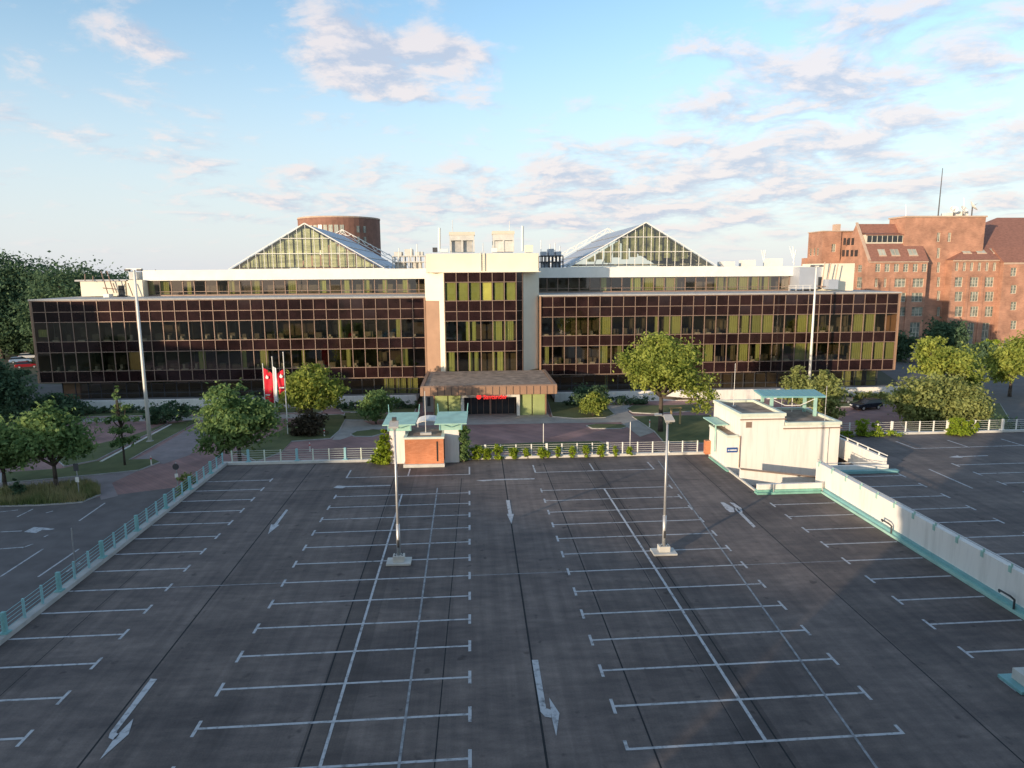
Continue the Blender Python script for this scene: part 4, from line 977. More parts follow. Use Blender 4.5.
# ------------------------------------------------------------------ walls with openings
def wall_open(root, P0, dx, width, z0, z1, ops, material, depth=.3, pane_mat='window_grey', frame='win_frame', bars=(2, 3), name='wall'):
    """vertical wall from P0 along dx; ops = (u0, u1, z0, z1); reveals and a window part in each opening"""
    d = Vector((dx[0], dx[1], 0)).normalized(); n = Vector((-d.y, d.x, 0))            # n points into the building
    P = lambda u, z_, o=0.: (P0[0] + d.x * u + n.x * o, P0[1] + d.y * u + n.y * o, z_)
    us = sorted({0, width, *[o[0] for o in ops], *[o[1] for o in ops]}); zs_ = sorted({z0, z1, *[o[2] for o in ops], *[o[3] for o in ops]})
    mb = MB()
    for a, b in zip(us[:-1], us[1:]):
        for e, f_ in zip(zs_[:-1], zs_[1:]):
            um_, zm = .5 * (a + b), .5 * (e + f_)
            if any(o[0] < um_ < o[1] and o[2] < zm < o[3] for o in ops): continue
            mb.quad(P(a, e), P(b, e), P(b, f_), P(a, f_))
    for (a, b, e, f_) in ops:
        mb.quad(P(a, e), P(a, f_), P(a, f_, depth), P(a, e, depth)); mb.quad(P(b, e), P(b, e, depth), P(b, f_, depth), P(b, f_))
        mb.quad(P(a, e), P(a, e, depth), P(b, e, depth), P(b, e)); mb.quad(P(a, f_), P(b, f_), P(b, f_, depth), P(a, f_, depth))
    mb.build(name, material, root)
    for (a, b, e, f_) in ops:
        w_ = MB().quad(P(a, e, depth), P(b, e, depth), P(b, f_, depth), P(a, f_, depth)).build('window', pane_mat, root)
        fr = MB(); t_ = .09
        def bar(u0, u1, v0, v1):
            o = depth - .07
            fr.quad(P(u0, v0, o), P(u1, v0, o), P(u1, v1, o), P(u0, v1, o))
            fr.quad(P(u0, v0, o), P(u0, v1, o), P(u0, v1, depth), P(u0, v0, depth)); fr.quad(P(u0, v1, o), P(u1, v1, o), P(u1, v1, depth), P(u0, v1, depth))
        bar(a, a + t_, e, f_); bar(b - t_, b, e, f_); bar(a + t_, b - t_, e, e + t_); bar(a + t_, b - t_, f_ - t_, f_)
        nx = bars[0] if b - a < 2.2 else bars[0] + 1
        for k in range(1, nx): u = a + (b - a) * k / nx; bar(u - t_ / 2, u + t_ / 2, e + t_, f_ - t_)
        for k in range(1, bars[1]): v = e + (f_ - e) * k / bars[1]; bar(a + t_, b - t_, v - .03, v + .03)
        fr.build('frame', frame, w_)

# ------------------------------------------------------------------ brick building on the right
bb = thing('brick_warehouse', 'large red brick former warehouse with tiled roofs and tower with antenna dishes', 'building', (118, 172, GZ))
q5 = lambda x, y: (780 + x / 3.656, 180 + y / 3.656)
BY = 172.0
def op(zx0, zx1, zy0, zy1, Y, x_ref):
    a = ony(*q5(zx0, zy1), Y); b = ony(*q5(zx1, zy0), Y); return (a[0] - x_ref, b[0] - x_ref, a[1], b[1])
zE = 19.3
X0 = 101.0; X1 = 116.6; YR, YB = 179.0, 186.0; ZR = ony(850, 224, YR)[1]
ops = []
for xa in (348, 382, 416, 450, 485, 518): ops.append(op(xa, xa + 22, 306, 336, BY, X0))
for xa, xb in ((345, 360), (378, 392), (418, 462), (484, 528)): ops.append(op(xa, xb, 356, 392, BY, X0))
for zy in ((412, 446), (464, 498)): ops += [op(418, 462, *zy, BY, X0), op(480, 524, *zy, BY, X0), op(345, 390, *zy, BY, X0)]
ops.append(op(472, 514, 520, 576, BY, X0))
wall_open(bb, (X0, BY), (1, 0), X1 - X0, GZ - .5, zE, ops, 'brick')
# gable end facing west
def gy(px): d = _ray(px, 250); return X0 * d[1] / d[0]
wo = []
for px0, px1, py0, py1 in ((843, 845.5, 238, 245), (847, 849.5, 238, 245), (851, 853.5, 238, 245), (842.5, 845, 250, 256.5), (846.5, 849, 250, 256.5), (851, 853.5, 250, 256.5), (855, 858, 250, 256.5),
                           (840, 844, 265, 272), (846, 850, 265, 272), (852, 856.5, 265, 272), (858.5, 863, 265, 272), (850, 855, 277, 288), (858.5, 864, 277, 288), (841, 846, 277, 288)):
    ya, yb2 = gy(px1), gy(px0); ym = .5 * (ya + yb2); wo.append((YB - yb2, YB - ya, ony(px0, py1, ym)[1], ony(px0, py0, ym)[1]))
wall_open(bb, (X0, YB), (0, -1), YB - 172, GZ - .5, 19.2, [o for o in wo if o[3] < 19], 'brick')
MB().quad((X0, YB, 19.2), (X0, 172, 19.2), (X0, YR, ZR)).build('gable_wall', 'brick', bb)
for o in wo:
    if o[3] > 19: MB().box(X0 - .06, X0 - .01, YB - o[1], YB - o[0], o[2], o[3]).build('gable_window', 'window_dark', bb)
MB().quad((X0 - .2, 171.8, 19.3), (X0 + .5, 171.8, 19.3), (X0 + .5, YR, ZR + .4), (X0 - .2, YR, ZR + .4)).quad((X0 - .2, 171.8, 18.9), (X0 - .2, 171.8, 19.3), (X0 - .2, YR, ZR + .4), (X0 - .2, YR, ZR)).build('gable_coping', 'stone_cap', bb)
# middle roof: slope, glazed band, upper slope
r = MB(); xa, xb = X0 + .35, X1
KR = (ZR - 19.1) / (YR - 171.7)
r.quad((xa, 171.7, 19.1), (xb, 171.7, 19.1), (xb, YR, ZR), (xa, YR, ZR)); r.quad((xa, YR, ZR), (xb, YR, ZR), (xb, YB + .3, 19), (xa, YB + .3, 19))
r.quad((xb, 171.7, 19.1), (xb, YB + .3, 19), (xb, YR, ZR))
r.build('roof', 'roof_tile', bb)
dx0, dx1 = ony(866, 240, 175.1)[0], ony(918.5, 240, 175.1)[0]; dz0, dz1 = ony(890, 243.5, 175.1)[1], ony(890, 234.5, 175.1)[1]
MB().box(dx0, dx1, 175.1, 177.4, dz0 - .2, dz1).build('dormer_band', 'win_frame', bb)
MB().quad((dx0 - .1, 174.8, dz1 + .02), (dx1 + .1, 174.8, dz1 + .02), (dx1 + .1, 177.6, dz1 + .6), (dx0 - .1, 177.6, dz1 + .6)).box(dx0 - .1, dx1 + .1, 174.8, 175.09, dz1 - .2, dz1 + .01).build('dormer_roof', 'roof_tile', bb)
gb = MB(); gw_ = (dx1 - dx0 - .4) / 10
for k in range(10): MB().box(dx0 + .2 + gw_ * k + .12, dx0 + .2 + gw_ * (k + 1) - .12, 175.03, 175.09, dz0 + .35, dz1 - .3).build('dormer_glazing', 'window_dark', bb)
def skylight(x, y, w_, z_at, ln=1.7):
    o = MB(); y0_, y1_ = y, y + ln
    o.quad((x, y0_, z_at(y0_) + .12), (x + w_, y0_, z_at(y0_) + .12), (x + w_, y1_, z_at(y1_) + .12), (x, y1_, z_at(y1_) + .12)).build('skylight', 'window_pale', bb)
    f2 = MB()
    for k in (0, .5, 1): f2.quad((x + w_ * k - .07, y0_, z_at(y0_) + .17), (x + w_ * k + .07, y0_, z_at(y0_) + .17), (x + w_ * k + .07, y1_, z_at(y1_) + .17), (x + w_ * k - .07, y1_, z_at(y1_) + .17))
    f2.box(x - .1, x + w_ + .1, y0_ - .1, y0_, z_at(y0_) - .1, z_at(y0_) + .2)
    f2.build('skylight_frame', 'stone_cap', bb)
for px0, px1 in ((879, 886), (891.5, 899.5), (909, 917.5)):
    x = ony(px0, 252, 173)[0]; skylight(x, 172.7, ony(px1, 252, 173)[0] - x, lambda y: 19.1 + (y - 171.7) * KR, 1.2)
MB().box(X0, X1, 171.75, 171.999, 18.75, 19.05).build('cornice', 'stone_cap', bb)
MB().box(X0, X1, 171.85, 171.999, 14.75, 14.95).build('string_course', 'brick', bb)
for xq in (394, 468): 
    x = ony(*q5(xq, 400), BY)[0]; MB().box(x - .3, x + .3, 171.8, 171.998, GZ, 14.7).build('pilaster', 'brick', bb)
# rear block
ZB = ony(817, 231.5, 186)[1]
wall_open(bb, (95.8, 186), (1, 0), 5.19, GZ - .5, ZB, [(2.7, 3.9, ony(820, 252, 186)[1], ony(820, 244, 186)[1]), (2.7, 3.9, 15, 17.2)], 'brick')
wall_open(bb, (95.8, 194), (0, -1), 8, GZ - .5, ZB, [(a, a + 1.2, z, z + 2.0) for z in (16, ZB - 6.3) for a in (1.0, 3.0, 5.0)], 'brick')
MB().box(96.2, 109, 186.45, 194, GZ, ZB - .05).build('rear_block', 'brick', bb)
MB().box(95.6, 109, 185.8, 194.2, ZB - .04, ZB + .2).build('rear_block_roof', 'stone_cap', bb); MB().box(101.5, 102.8, 190, 192, ZB + .2, ZB + 2.2).build('chimney', 'stone_cap', bb)
MB().box(95.4, 100, 194.21, 196.5, GZ, 20.4).build('stepped_annex', 'brick', bb); MB().box(95.2, 100, 196.51, 199, GZ, 18.0).build('stepped_annex', 'brick', bb)
# tower
TWY = 174.6
TWX0, TWX1 = ony(906, 218, TWY)[0], ony(986, 218, TWY)[0]
ops = [op(572, 588, *zy, TWY, TWX0) for zy in ((192, 226), (248, 286), (300, 338), (355, 391), (405, 441), (464, 498))] + [op(612, 628, 192, 226, TWY, TWX0)]
wall_open(bb, (TWX0, TWY), (1, 0), TWX1 - TWX0, GZ - .5, 30.1, ops, 'brick', name='tower_wall')
MB().box(TWX0, TWX1, TWY + .5, TWY + 7, GZ, 30.05).box(TWX0, TWX0 + .3, TWY + .001, TWY + .5, GZ, 30.05).build('tower_block', 'brick', bb)
MB().box(TWX0 - .25, TWX1 + .25, TWY - .25, TWY + 7.2, 30.11, 30.5).build('tower_parapet', 'stone_cap', bb)
# right wing
X2 = 123.2; X3 = 168
ops = []
for xa in (640, 667, 694, 722, 750, 777): ops.append(op(xa, xa + 16, 301, 333, BY, X2))
for zy in ((355, 391), (408, 444), (462, 500)): ops += [op(638, 670, *zy, BY, X2), op(694, 728, *zy, BY, X2), op(748, 784, *zy, BY, X2)]
ops += [op(678, 713, 522, 606, BY, X2), op(733, 768, 522, 606, BY, X2)]
wall_open(bb, (X2, BY), (1, 0), X3 - X2, GZ - .5, 19.4, ops, 'brick')
MB().box(X2 + .02, X3, BY + .45, BY + 24, GZ, 19.3).box(X2, X2 + .3, BY + .002, BY + .44, GZ, 19.3).build('wing_block', 'brick', bb)
for xq in (684, 738, 790):
    x = ony(*q5(xq, 400), BY)[0]; MB().box(x - .35, x + .35, 171.75, 171.998, GZ, 15.2).build('pilaster', 'brick', bb)
MB().box(X2, X3, 171.75, 171.999, 18.95, 19.3).build('cornice', 'stone_cap', bb)
r = MB(); r.quad((X2 - .2, 171.6, 19.35), (X3, 171.6, 19.35), (X3, 188, 31.0), (X2 + 23, 188, 31.0)); r.quad((X2 - .2, 200, 19.35), (X2 - .2, 171.6, 19.35), (X2 + 23, 188, 31.0)); r.quad((X3, 171.6, 19.35), (X3, 200, 19.35), (X2 + 23, 188, 31.0), (X3, 188, 31.0))
r.build('roof', 'roof_tile', bb)
for px0, px1 in ((962, 970), (976, 985), (992, 1001)):
    x = ony(px0, 249, 174.5)[0]; skylight(x, 173.8, ony(px1, 249, 174.5)[0] - x, lambda y: 19.35 + (y - 171.6) * 11.65 / 16.4)
# projecting stair wing at far right
SY = 170.4; sx0 = ony(1000.5, 300, SY)[0]
ops = [op(842, 868, *zy, SY, sx0) for zy in ((320, 352), (384, 416), (445, 476), (514, 546))] + [op(815, 846, 585, 626, SY, sx0)]
ops = [(max(.15, a), b, c_, d_) for a, b, c_, d_ in ops]
wall_open(bb, (sx0, SY), (1, 0), 22, GZ - .5, 18.6, ops, 'brick')
wall_open(bb, (sx0, 171.7), (0, -1), 171.7 - SY, GZ - .5, 18.6, [], 'brick')
MB().box(sx0 + .02, sx0 + 22, SY + .45, 171.7, GZ, 18.5).build('stair_block', 'brick', bb)
MB().quad((sx0 - .2, SY - .2, 18.6), (sx0 + 22, SY - .2, 18.6), (sx0 + 22, 175, 22.6), (sx0 - .2, 175, 22.6)).quad((sx0 - .2, SY - .2, 18.6), (sx0 - .2, 175, 22.6), (sx0 - .2, 175, 18.6)).build('stair_roof', 'roof_tile', bb)
MB().box(sx0 - .15, sx0 + 22, SY - .15, SY - .001, 18.1, 18.58).build('cornice', 'stone_cap', bb)
# masts and dishes on the tower
ms = thing('antenna_mast', 'tall thin dark antenna mast on the brick tower', 'mast', (ony(938, 217, 178)[0], 178, 30.05))
mz = ony(939, 168, 178); MB().tube((ms.location.x, 178, 30.06), (ms.location.x + .1, 178, mz[1]), .16, .08, 6).build('pole', 'steel_dark', ms); MB().box(ms.location.x - .4, ms.location.x + .4, 177.6, 178.4, 30.06, 30.7).build('base', 'concrete', ms)
def dish(px, py, rad, tilt_, label, Y=177.5):
    x, z = ony(px, py, Y)
    t = thing('satellite_dish', label, 'satellite dish', (x, Y, 30.5), 'dishes on the brick tower')
    MB().tube((x, Y, 30.52), (x, Y, z), .15, n=6).build('stand', 'steel_dark', t)
    nx = Vector((sin(tilt_) * .8, -cos(tilt_) * .8, .55)).normalized(); a = nx.cross(Vector((0, 0, 1))).normalized(); b = nx.cross(a)
    mb = MB(); c = Vector((x, Y, z)) - nx * .1; rings = []
    for i in range(5):
        rr_ = rad * i / 4
        rings.append([tuple(c + a * cos(2 * pi * k / 14) * rr_ + b * sin(2 * pi * k / 14) * rr_ + nx * (rr_ * rr_ / rad * .35)) for k in range(14)])
    for i in range(4):
        for k in range(14): mb.quad(rings[i][k], rings[i][(k + 1) % 14], rings[i + 1][(k + 1) % 14], rings[i + 1][k])
    o = mb.build('reflector', 'white_paint', t); s_ = o.modifiers.new('thick', 'SOLIDIFY'); s_.thickness = .06
    MB().tube(tuple(c), tuple(c + nx * rad * .9), .06, n=5).build('feed_arm', 'steel', t)
dish(972.5, 206.5, 1.5, .9, 'largest white dish tilted to the right on the tower'); dish(954, 210, 1.05, -.2, 'leftmost white dish on the tower roof'); dish(963.5, 209.5, 1.0, .3, 'middle white dish on the tower roof')
eq = MB(); 
for px0, px1, py0 in ((946, 958, 213), (958.5, 968, 211.5)):
    a_, b_ = ony(px0, py0, 178.5), ony(px1, 217, 178.5); eq.box(a_[0], b_[0], 178.5, 180.5, 30.52, a_[1])
eq.build('roof_cabin', 'white_paint', bb)
for q in ((964, 198, 964, 214), (905.8, 205, 905.8, 218)):
    am_ = MB(); ant(am_, *q, 177, .07); am_.build('antenna', 'steel', bb)
# low walls and steps before the brick building
ws = thing('yard_wall', 'grey concrete yard wall in front of the brick warehouse', 'wall', (122, 160, GZ))
MB().box(103, 136, 160, 160.6, GZ, GZ + 1.6).build('wall', 'concrete', ws); MB().box(108, 122, 162, 168, GZ, GZ + 1.2).build('loading_dock', 'concrete', ws)

# ------------------------------------------------------------------ drum tower far behind
dt = thing('round_tower', 'dark brick round office tower rising behind the left glazed gable', 'tower', (-47, 275, GZ))
cx_, cy_, rr0 = -49.6, 277, 15.4
zt = ony(340, 217.3, 262)[1]
d_ = MB(); n = 48
wa = [2 * pi * k / n for k in range(n + 1)]
for k in range(n): d_.quad((cx_ + rr0 * cos(wa[k]), cy_ + rr0 * sin(wa[k]), GZ), (cx_ + rr0 * cos(wa[k + 1]), cy_ + rr0 * sin(wa[k + 1]), GZ), (cx_ + rr0 * cos(wa[k + 1]), cy_ + rr0 * sin(wa[k + 1]), zt), (cx_ + rr0 * cos(wa[k]), cy_ + rr0 * sin(wa[k]), zt))
d_.quad(*[(cx_ + rr0 * cos(t_), cy_ + rr0 * sin(t_), zt) for t_ in wa[:-1]])
d_.build('wall', 'drum_brick', dt, smooth=False)
MB().tube((cx_, cy_, zt + .02), (cx_, cy_, zt + .55), rr0 + .15, n=48).build('roof_rim', 'stone_cap', dt)
for row, zc in enumerate((zt - 4.1, zt - 8.0, zt - 11.9)):
    for t_ in [-.98, -.84] + [-.50 + .13 * k for k in range(8)] + [.80, .98]:
        a0 = -pi / 2 + t_ - .18; da = .047 if abs(t_) < .7 else .04; hh = 1.45 if abs(t_) < .7 else 1.2
        w_ = MB(); R_ = rr0 + .09
        w_.quad(*[(cx_ + R_ * cos(a0 + s_ * da), cy_ + R_ * sin(a0 + s_ * da), zc + h_) for s_, h_ in ((-1, -hh), (1, -hh), (1, hh), (-1, hh))])
        wo_ = w_.build('window', 'window_pale' if t_ < .7 else 'window_grey', dt)  # pale pane colour stands in for sun reflections
        f_ = MB(); R_ += .05
        f_.quad(*[(cx_ + R_ * cos(a0 + s_ * .006), cy_ + R_ * sin(a0 + s_ * .006), zc + h_) for s_, h_ in ((-1, -hh), (1, -hh), (1, hh), (-1, hh))]); f_.build('frame', 'win_frame', wo_)

# ------------------------------------------------------------------ hotel behind the photographer and an unseen added block (both cast shade)
hb = thing('hotel_building', 'tall plain hotel block the photograph was taken from', 'building', (10, -9, GZ))
MB().box(-17.8, 42, -18, -1.2, GZ, 30).build('wall', 'hotel_wall', hb); MB().box(-18.1, 42.3, -18.3, -.9, 30.01, 30.4).build('roof', 'concrete', hb)
hw = MB()
for r_ in range(9):
    for k in range(20): hw.box(-18 + 3.0 * k, -16.3 + 3.0 * k, -1.19, -1.14, GZ + 1.2 + 3.6 * r_, GZ + 2.9 + 3.6 * r_)
struct(hw.build('window', 'window_dark', hb), 'stuff')
sdx, sdy = sin(SUN_AZ), cos(SUN_AZ)
def su(s_, u_): return (s_ * sdx + u_ * sdy, s_ * sdy - u_ * sdx)
ab = thing('shade_block', 'long stepped unseen block added west of the hotel for its shade', 'building', (*su(-65, -70), GZ))
tanE = math.tan(SUN_EL)
steps = [(-11.5, 4.3), (-31.5, 4.2), (-54, 6.2), (-65, 5.0), (-82, 6.8), (-96, 9.0), (-107, 11.0), (-116, 13.2), (-122.5, 16.6), (-170, 0)]  # step heights of the added block, set to shape its shadow edge
for (ua, zc), (ub, _) in zip(steps[:-1], steps[1:]):
    MB().prism([su(-75, ua - .01), su(-55, ua - .01), su(-55, ub), su(-75, ub)], GZ, zc + 55 * tanE).build('shade_step', 'hotel_wall', ab)

# ------------------------------------------------------------------ trees and shrubs
def leaf_mesh(ells, clumps, per, size, seed, material, name, parent, flat=.0, sigma=.2):
    r = np.random.RandomState(seed); P = []; Nn = []
    tot = sum(e[3] * e[4] * e[5] for e in ells)
    for (cx, cy, cz, rx, ry, rz) in ells:
        m_ = max(3, int(clumps * (rx * ry * rz) / tot))
        d = r.normal(size=(m_, 3)); d /= np.linalg.norm(d, axis=1)[:, None]
        rad = .45 + .52 * r.rand(m_) ** .7
        c = d * rad[:, None] * np.array([rx, ry, rz]) * (1 + .12 * r.normal(size=(m_, 1))) + np.array([cx, cy, cz])
        cs = sigma * (rx * ry * rz) ** (1 / 3) * (.6 + .8 * r.rand(m_))
        for k in range(m_):
            n_l = int(per * (.5 + r.rand()))
            o = r.normal(size=(n_l, 3)) * cs[k] * np.array([1, 1, .62])
            P.append(c[k] + o); Nn.append(np.tile(d[k] * .6 + np.array([0, 0, .5]), (n_l, 1)))
    P = np.concatenate(P); Nn = np.concatenate(Nn); n = len(P)
    nrm = Nn + r.normal(size=(n, 3)) * .75; nrm /= np.linalg.norm(nrm, axis=1)[:, None]
    t = np.cross(nrm, r.normal(size=(n, 3))); t /= np.linalg.norm(t, axis=1)[:, None]; b = np.cross(nrm, t)
    s = (size * (.6 + .8 * r.rand(n)))[:, None]
    V = np.stack([P - t * s, P - b * s * .55 + nrm * s * .1, P + t * s, P + b * s * .55 + nrm * s * .1], 1).reshape(-1, 3)
    off = Vector((0, 0, 0)); p = parent
    while p is not None: off += p.location; p = p.parent
    V = V - np.array(off)
    me = bpy.data.meshes.new(name); me.vertices.add(4 * n); me.vertices.foreach_set('co', V.ravel())
    me.loops.add(4 * n); me.loops.foreach_set('vertex_index', np.arange(4 * n)); me.polygons.add(n)
    me.polygons.foreach_set('loop_start', np.arange(0, 4 * n, 4)); me.update(calc_edges=True); me.validate()
    me.materials.append(M[material])
    o = bpy.data.objects.new(name, me); C.objects.link(o)
    if parent is not None: o.parent = parent
    return o
def tree(label, base, ells, clumps, per, size, seed, leaf, trunk_r=.2, fork=.35, cat='tree', group=None, name='tree', lean=(0, 0)):
    x, y, z = base; t = thing(name, label, cat, base, group); r = random.Random(seed)
    ells = [(x + a, y + b, z + c_, d, e, f_) for a, b, c_, d, e, f_ in ells]
    leaf_mesh(ells, clumps, per, size, seed, leaf, 'crown', t)
    top = max(e[2] for e in ells); zf = z + (top - z) * fork; tm = MB()
    p1 = (x + lean[0] * .5, y + lean[1] * .5, zf); tm.path([(x, y, z - .05), (x + lean[0] * .25, y, z + (zf - z) * .5), p1], [trunk_r * 1.25, trunk_r, trunk_r * .85], 9)
    for e in ells:
        for k in range(3):
            q = (e[0] + r.uniform(-.6, .6) * e[3], e[1] + r.uniform(-.6, .6) * e[4], e[2] + r.uniform(-.1, .6) * e[5])
            mid = tuple(.55 * a + .45 * b + r.uniform(-.15, .15) for a, b in zip(p1, q)); tm.path([p1, mid, q], [trunk_r * .6, trunk_r * .35, .02], 6)
    tm.build('trunk', 'bark', t, smooth=True)
    return t
def shrub(label, base, ells, clumps, per, size, seed, leaf, name='shrub', cat='shrub', group=None):
    x, y, z = base; t = thing(name, label, cat, base, group)
    leaf_mesh([(x + a, y + b, z + c_, d, e, f_) for a, b, c_, d, e, f_ in ells], clumps, per, size, seed, leaf, 'foliage', t, sigma=.16)
    r = random.Random(seed); tm = MB()
    for k in range(5): tm.tube((x + r.uniform(-.1, .1), y + r.uniform(-.1, .1), z - .03), (x + ells[0][0] + r.uniform(-.5, .5) * ells[0][3], y + ells[0][1] + r.uniform(-.5, .5) * ells[0][4], z + ells[0][2]), .04, .02, 5)
    tm.build('stem', 'bark', t)
    return t
def at(px, py): q = G(px, py); return (q[0], q[1], GZ)

tree('broad dark green tree on the dry grass island of the lower lot', at(57, 491), [(0, 0, 5.0, 3.2, 2.8, 2.2), (-.6, 0, 7.0, 1.9, 1.9, 1.5), (1.7, 0, 5.9, 2.0, 1.8, 1.2), (-1.9, 0, 4.2, 1.8, 1.6, 1.3), (2.0, .2, 4.1, 1.9, 1.6, .8)], 170, 42, .21, 11, 'leaf_mid', .19, .35)
tree('dark tree cut off by the left picture edge behind grass island', (-44.5, 66.5, GZ), [(0, 0, 4.6, 2.6, 2.4, 2.2), (1.2, 0, 3.6, 2.0, 1.8, 1.5)], 110, 42, .21, 12, 'leaf_mid', .18)
tree('slim layered sapling on the west lawn tip', at(125, 466), [(0, 0, 2.7, 1.9, 1.6, .3), (.3, 0, 3.9, 1.5, 1.5, .28), (-.3, 0, 5.1, 1.9, 1.4, .3), (.1, 0, 6.4, 1.2, 1.0, .28), (-.2, 0, 7.5, .5, .6, .5), (-.2, 0, 8.3, .35, .35, .4)], 60, 36, .15, 13, 'leaf_mid', .1, .5)
tree('dense round dark tree at the left corner of deck, behind teal fence', (-24.3, 72, GZ), [(0, 0, 5.2, 3.7, 3.2, 2.7), (-1.0, 0, 7.4, 2.2, 2.0, 1.7), (-2.2, -.3, 3.0, 1.7, 1.5, 1.5), (1.9, 0, 5.7, 2.3, 2, 1.7)], 210, 44, .22, 14, 'leaf_mid', .2)
tree('round light green tree behind the flagpoles', (-21.6, 93.5, GZ), [(0, 0, 5.2, 3.8, 3.6, 1.9), (.3, 0, 6.9, 2.5, 2.6, 1.1), (2.6, 0, 4.0, 2.4, 2.2, 1.5), (-2.6, 0, 3.6, 1.9, 1.9, 1.3), (.6, -1, 2.9, 2.8, 2.0, 1.2)], 190, 46, .23, 15, 'leaf_lime', .22)
shrub('dark purple leaved shrub on lawn beside the flagpoles', (-20.6, 86.5, GZ), [(0, 0, 1.6, 2.1, 1.7, 1.7), (-.8, 0, 1.2, 1.7, 1.5, 1.2), (.9, 0, 1.2, 1.5, 1.3, 1.1)], 100, 40, .18, 16, 'leaf_purple')
tree('small dark dense tree left of the entrance pavilion', at(376, 424), [(0, 0, 2.7, 1.9, 1.8, 1.7), (.5, 0, 3.4, 1.4, 1.4, 1.0), (-.7, 0, 1.7, 1.5, 1.3, 1.1), (.9, .8, 3.1, 2.2, 1.5, 1.3)], 105, 42, .2, 17, 'leaf_mid', .12)
shrub('sunlit yellow green shrub right of the entrance pavilion', at(593, 417), [(0, 0, 1.8, 2.0, 1.7, 1.5), (.4, 0, 2.6, 1.3, 1.2, 1.0)], 80, 42, .19, 18, 'leaf_lime')
shrub('dark green shrub partly hidden behind the sunlit shrub', at(588, 409), [(0, 0, 2.0, 2.6, 1.5, 1.6), (1.4, 0, 2.4, 1.4, 1.2, 1.2)], 85, 42, .19, 19, 'leaf_dark')
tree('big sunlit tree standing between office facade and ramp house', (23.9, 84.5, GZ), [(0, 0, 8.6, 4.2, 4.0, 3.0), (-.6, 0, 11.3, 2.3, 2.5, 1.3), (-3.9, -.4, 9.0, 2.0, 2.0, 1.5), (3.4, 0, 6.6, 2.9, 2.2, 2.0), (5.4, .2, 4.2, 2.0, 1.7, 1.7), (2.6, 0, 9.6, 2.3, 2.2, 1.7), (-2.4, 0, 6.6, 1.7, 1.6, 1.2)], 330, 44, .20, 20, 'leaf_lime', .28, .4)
tree('left one of the two small trees behind teal ramp house canopy', (45.6, 93, GZ), [(0, 0, 3.8, 1.9, 1.7, 2.1), (.2, 0, 5.9, 1.0, 1.0, 1.2)], 70, 40, .2, 21, 'leaf_olive', .12)
tree('right one of the two small trees behind teal ramp house canopy', (44.6, 84, GZ), [(0, 0, 4.6, 2.2, 2.0, 2.4), (.2, 0, 6.9, 1.2, 1.2, 1.4), (.6, 0, 2.2, 1.9, 1.7, 1.5)], 110, 42, .2, 22, 'leaf_olive', .14)
tree('tall yellow green tree rising above the olive trees on right', (67.4, 93, GZ), [(-2.6, 0, 7.8, 2.0, 2.4, 2.6), (.4, 0, 7.2, 2.6, 2.8, 2.1), (3.4, 0, 5.6, 2.0, 2.2, 1.6), (-2.7, 0, 10.0, 1.3, 1.5, 1.0), (4.6, 0, 4.3, 1.2, 1.2, .8)], 210, 46, .25, 23, 'leaf_lime', .25)
tree('wide olive green tree behind the upper deck fence', (59.6, 85, GZ), [(0, 0, 3.6, 4.3, 3.2, 2.6), (-2.6, 0, 2.8, 2.2, 2.2, 2.0), (2.2, 0, 4.8, 2.7, 2.4, 1.8)], 230, 46, .23, 24, 'leaf_olive', .25)
tree('smaller olive tree right of the wide one behind fence', (62.6, 83, GZ), [(0, 0, 3.0, 2.8, 2.6, 2.3), (1.7, 0, 2.0, 1.5, 1.8, 1.4)], 120, 44, .22, 25, 'leaf_olive', .2)
tree('yellow green tree cut off by the right picture edge', (86.0, 104, GZ), [(0, 0, 6.2, 3.4, 3, 3.0), (2.6, 0, 7.6, 3.0, 2.6, 2.4), (-1.6, 0, 3.8, 2.0, 1.8, 1.8)], 190, 44, .25, 26, 'leaf_lime', .24)
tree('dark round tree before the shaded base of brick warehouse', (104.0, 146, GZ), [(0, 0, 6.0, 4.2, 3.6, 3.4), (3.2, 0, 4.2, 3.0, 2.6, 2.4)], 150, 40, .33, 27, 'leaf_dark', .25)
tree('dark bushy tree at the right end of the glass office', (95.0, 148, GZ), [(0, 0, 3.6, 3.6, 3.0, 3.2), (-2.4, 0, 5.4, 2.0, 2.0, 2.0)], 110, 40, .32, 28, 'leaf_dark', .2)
tree('low dark tree beside the road to the brick warehouse', (105, 135, GZ), [(0, 0, 2.8, 3.4, 3, 2.4), (2.0, 0, 2.0, 2.4, 2.2, 1.8)], 110, 40, .3, 29, 'leaf_dark', .2)
shrub('bright yellow flowering shrub beside the road on right', (109, 139, GZ), [(0, 0, 4.4, 1.7, 1.4, 1.1)], 40, 40, .26, 30, 'leaf_ivy')
shrub('round clipped bush at the right end of upper deck fence', (54.8, 67, GZ), [(0, 0, 3.6, 1.5, 1.3, 1.9), (0, 0, 1.6, 1.3, 1.2, 1.6)], 90, 44, .15, 31, 'leaf_dark')
tree('big dark tree at left picture edge in front of the road', (-64.5, 96, GZ), [(0, 0, 4.6, 4.2, 4.0, 3.4), (-.6, 0, 7.6, 2.6, 2.8, 2.0), (2.0, -1, 2.2, 2.8, 2.6, 1.9)], 220, 46, .26, 32, 'leaf_dark', .3)
tree('dark leafy tree between left edge and the glass office', (-60.0, 100.8, GZ), [(0, 0, 1.7, 3.6, 2.0, 1.6), (3.0, 0, 1.3, 2.4, 1.8, 1.2)], 130, 44, .22, 33, 'leaf_dark', .15)
tree('tiny bare stemmed tree at left end of the glass office', (-79, 125, GZ), [(0, 0, 3.3, 1.8, 1.4, .5)], 30, 30, .25, 34, 'leaf_dark', .12, .8)
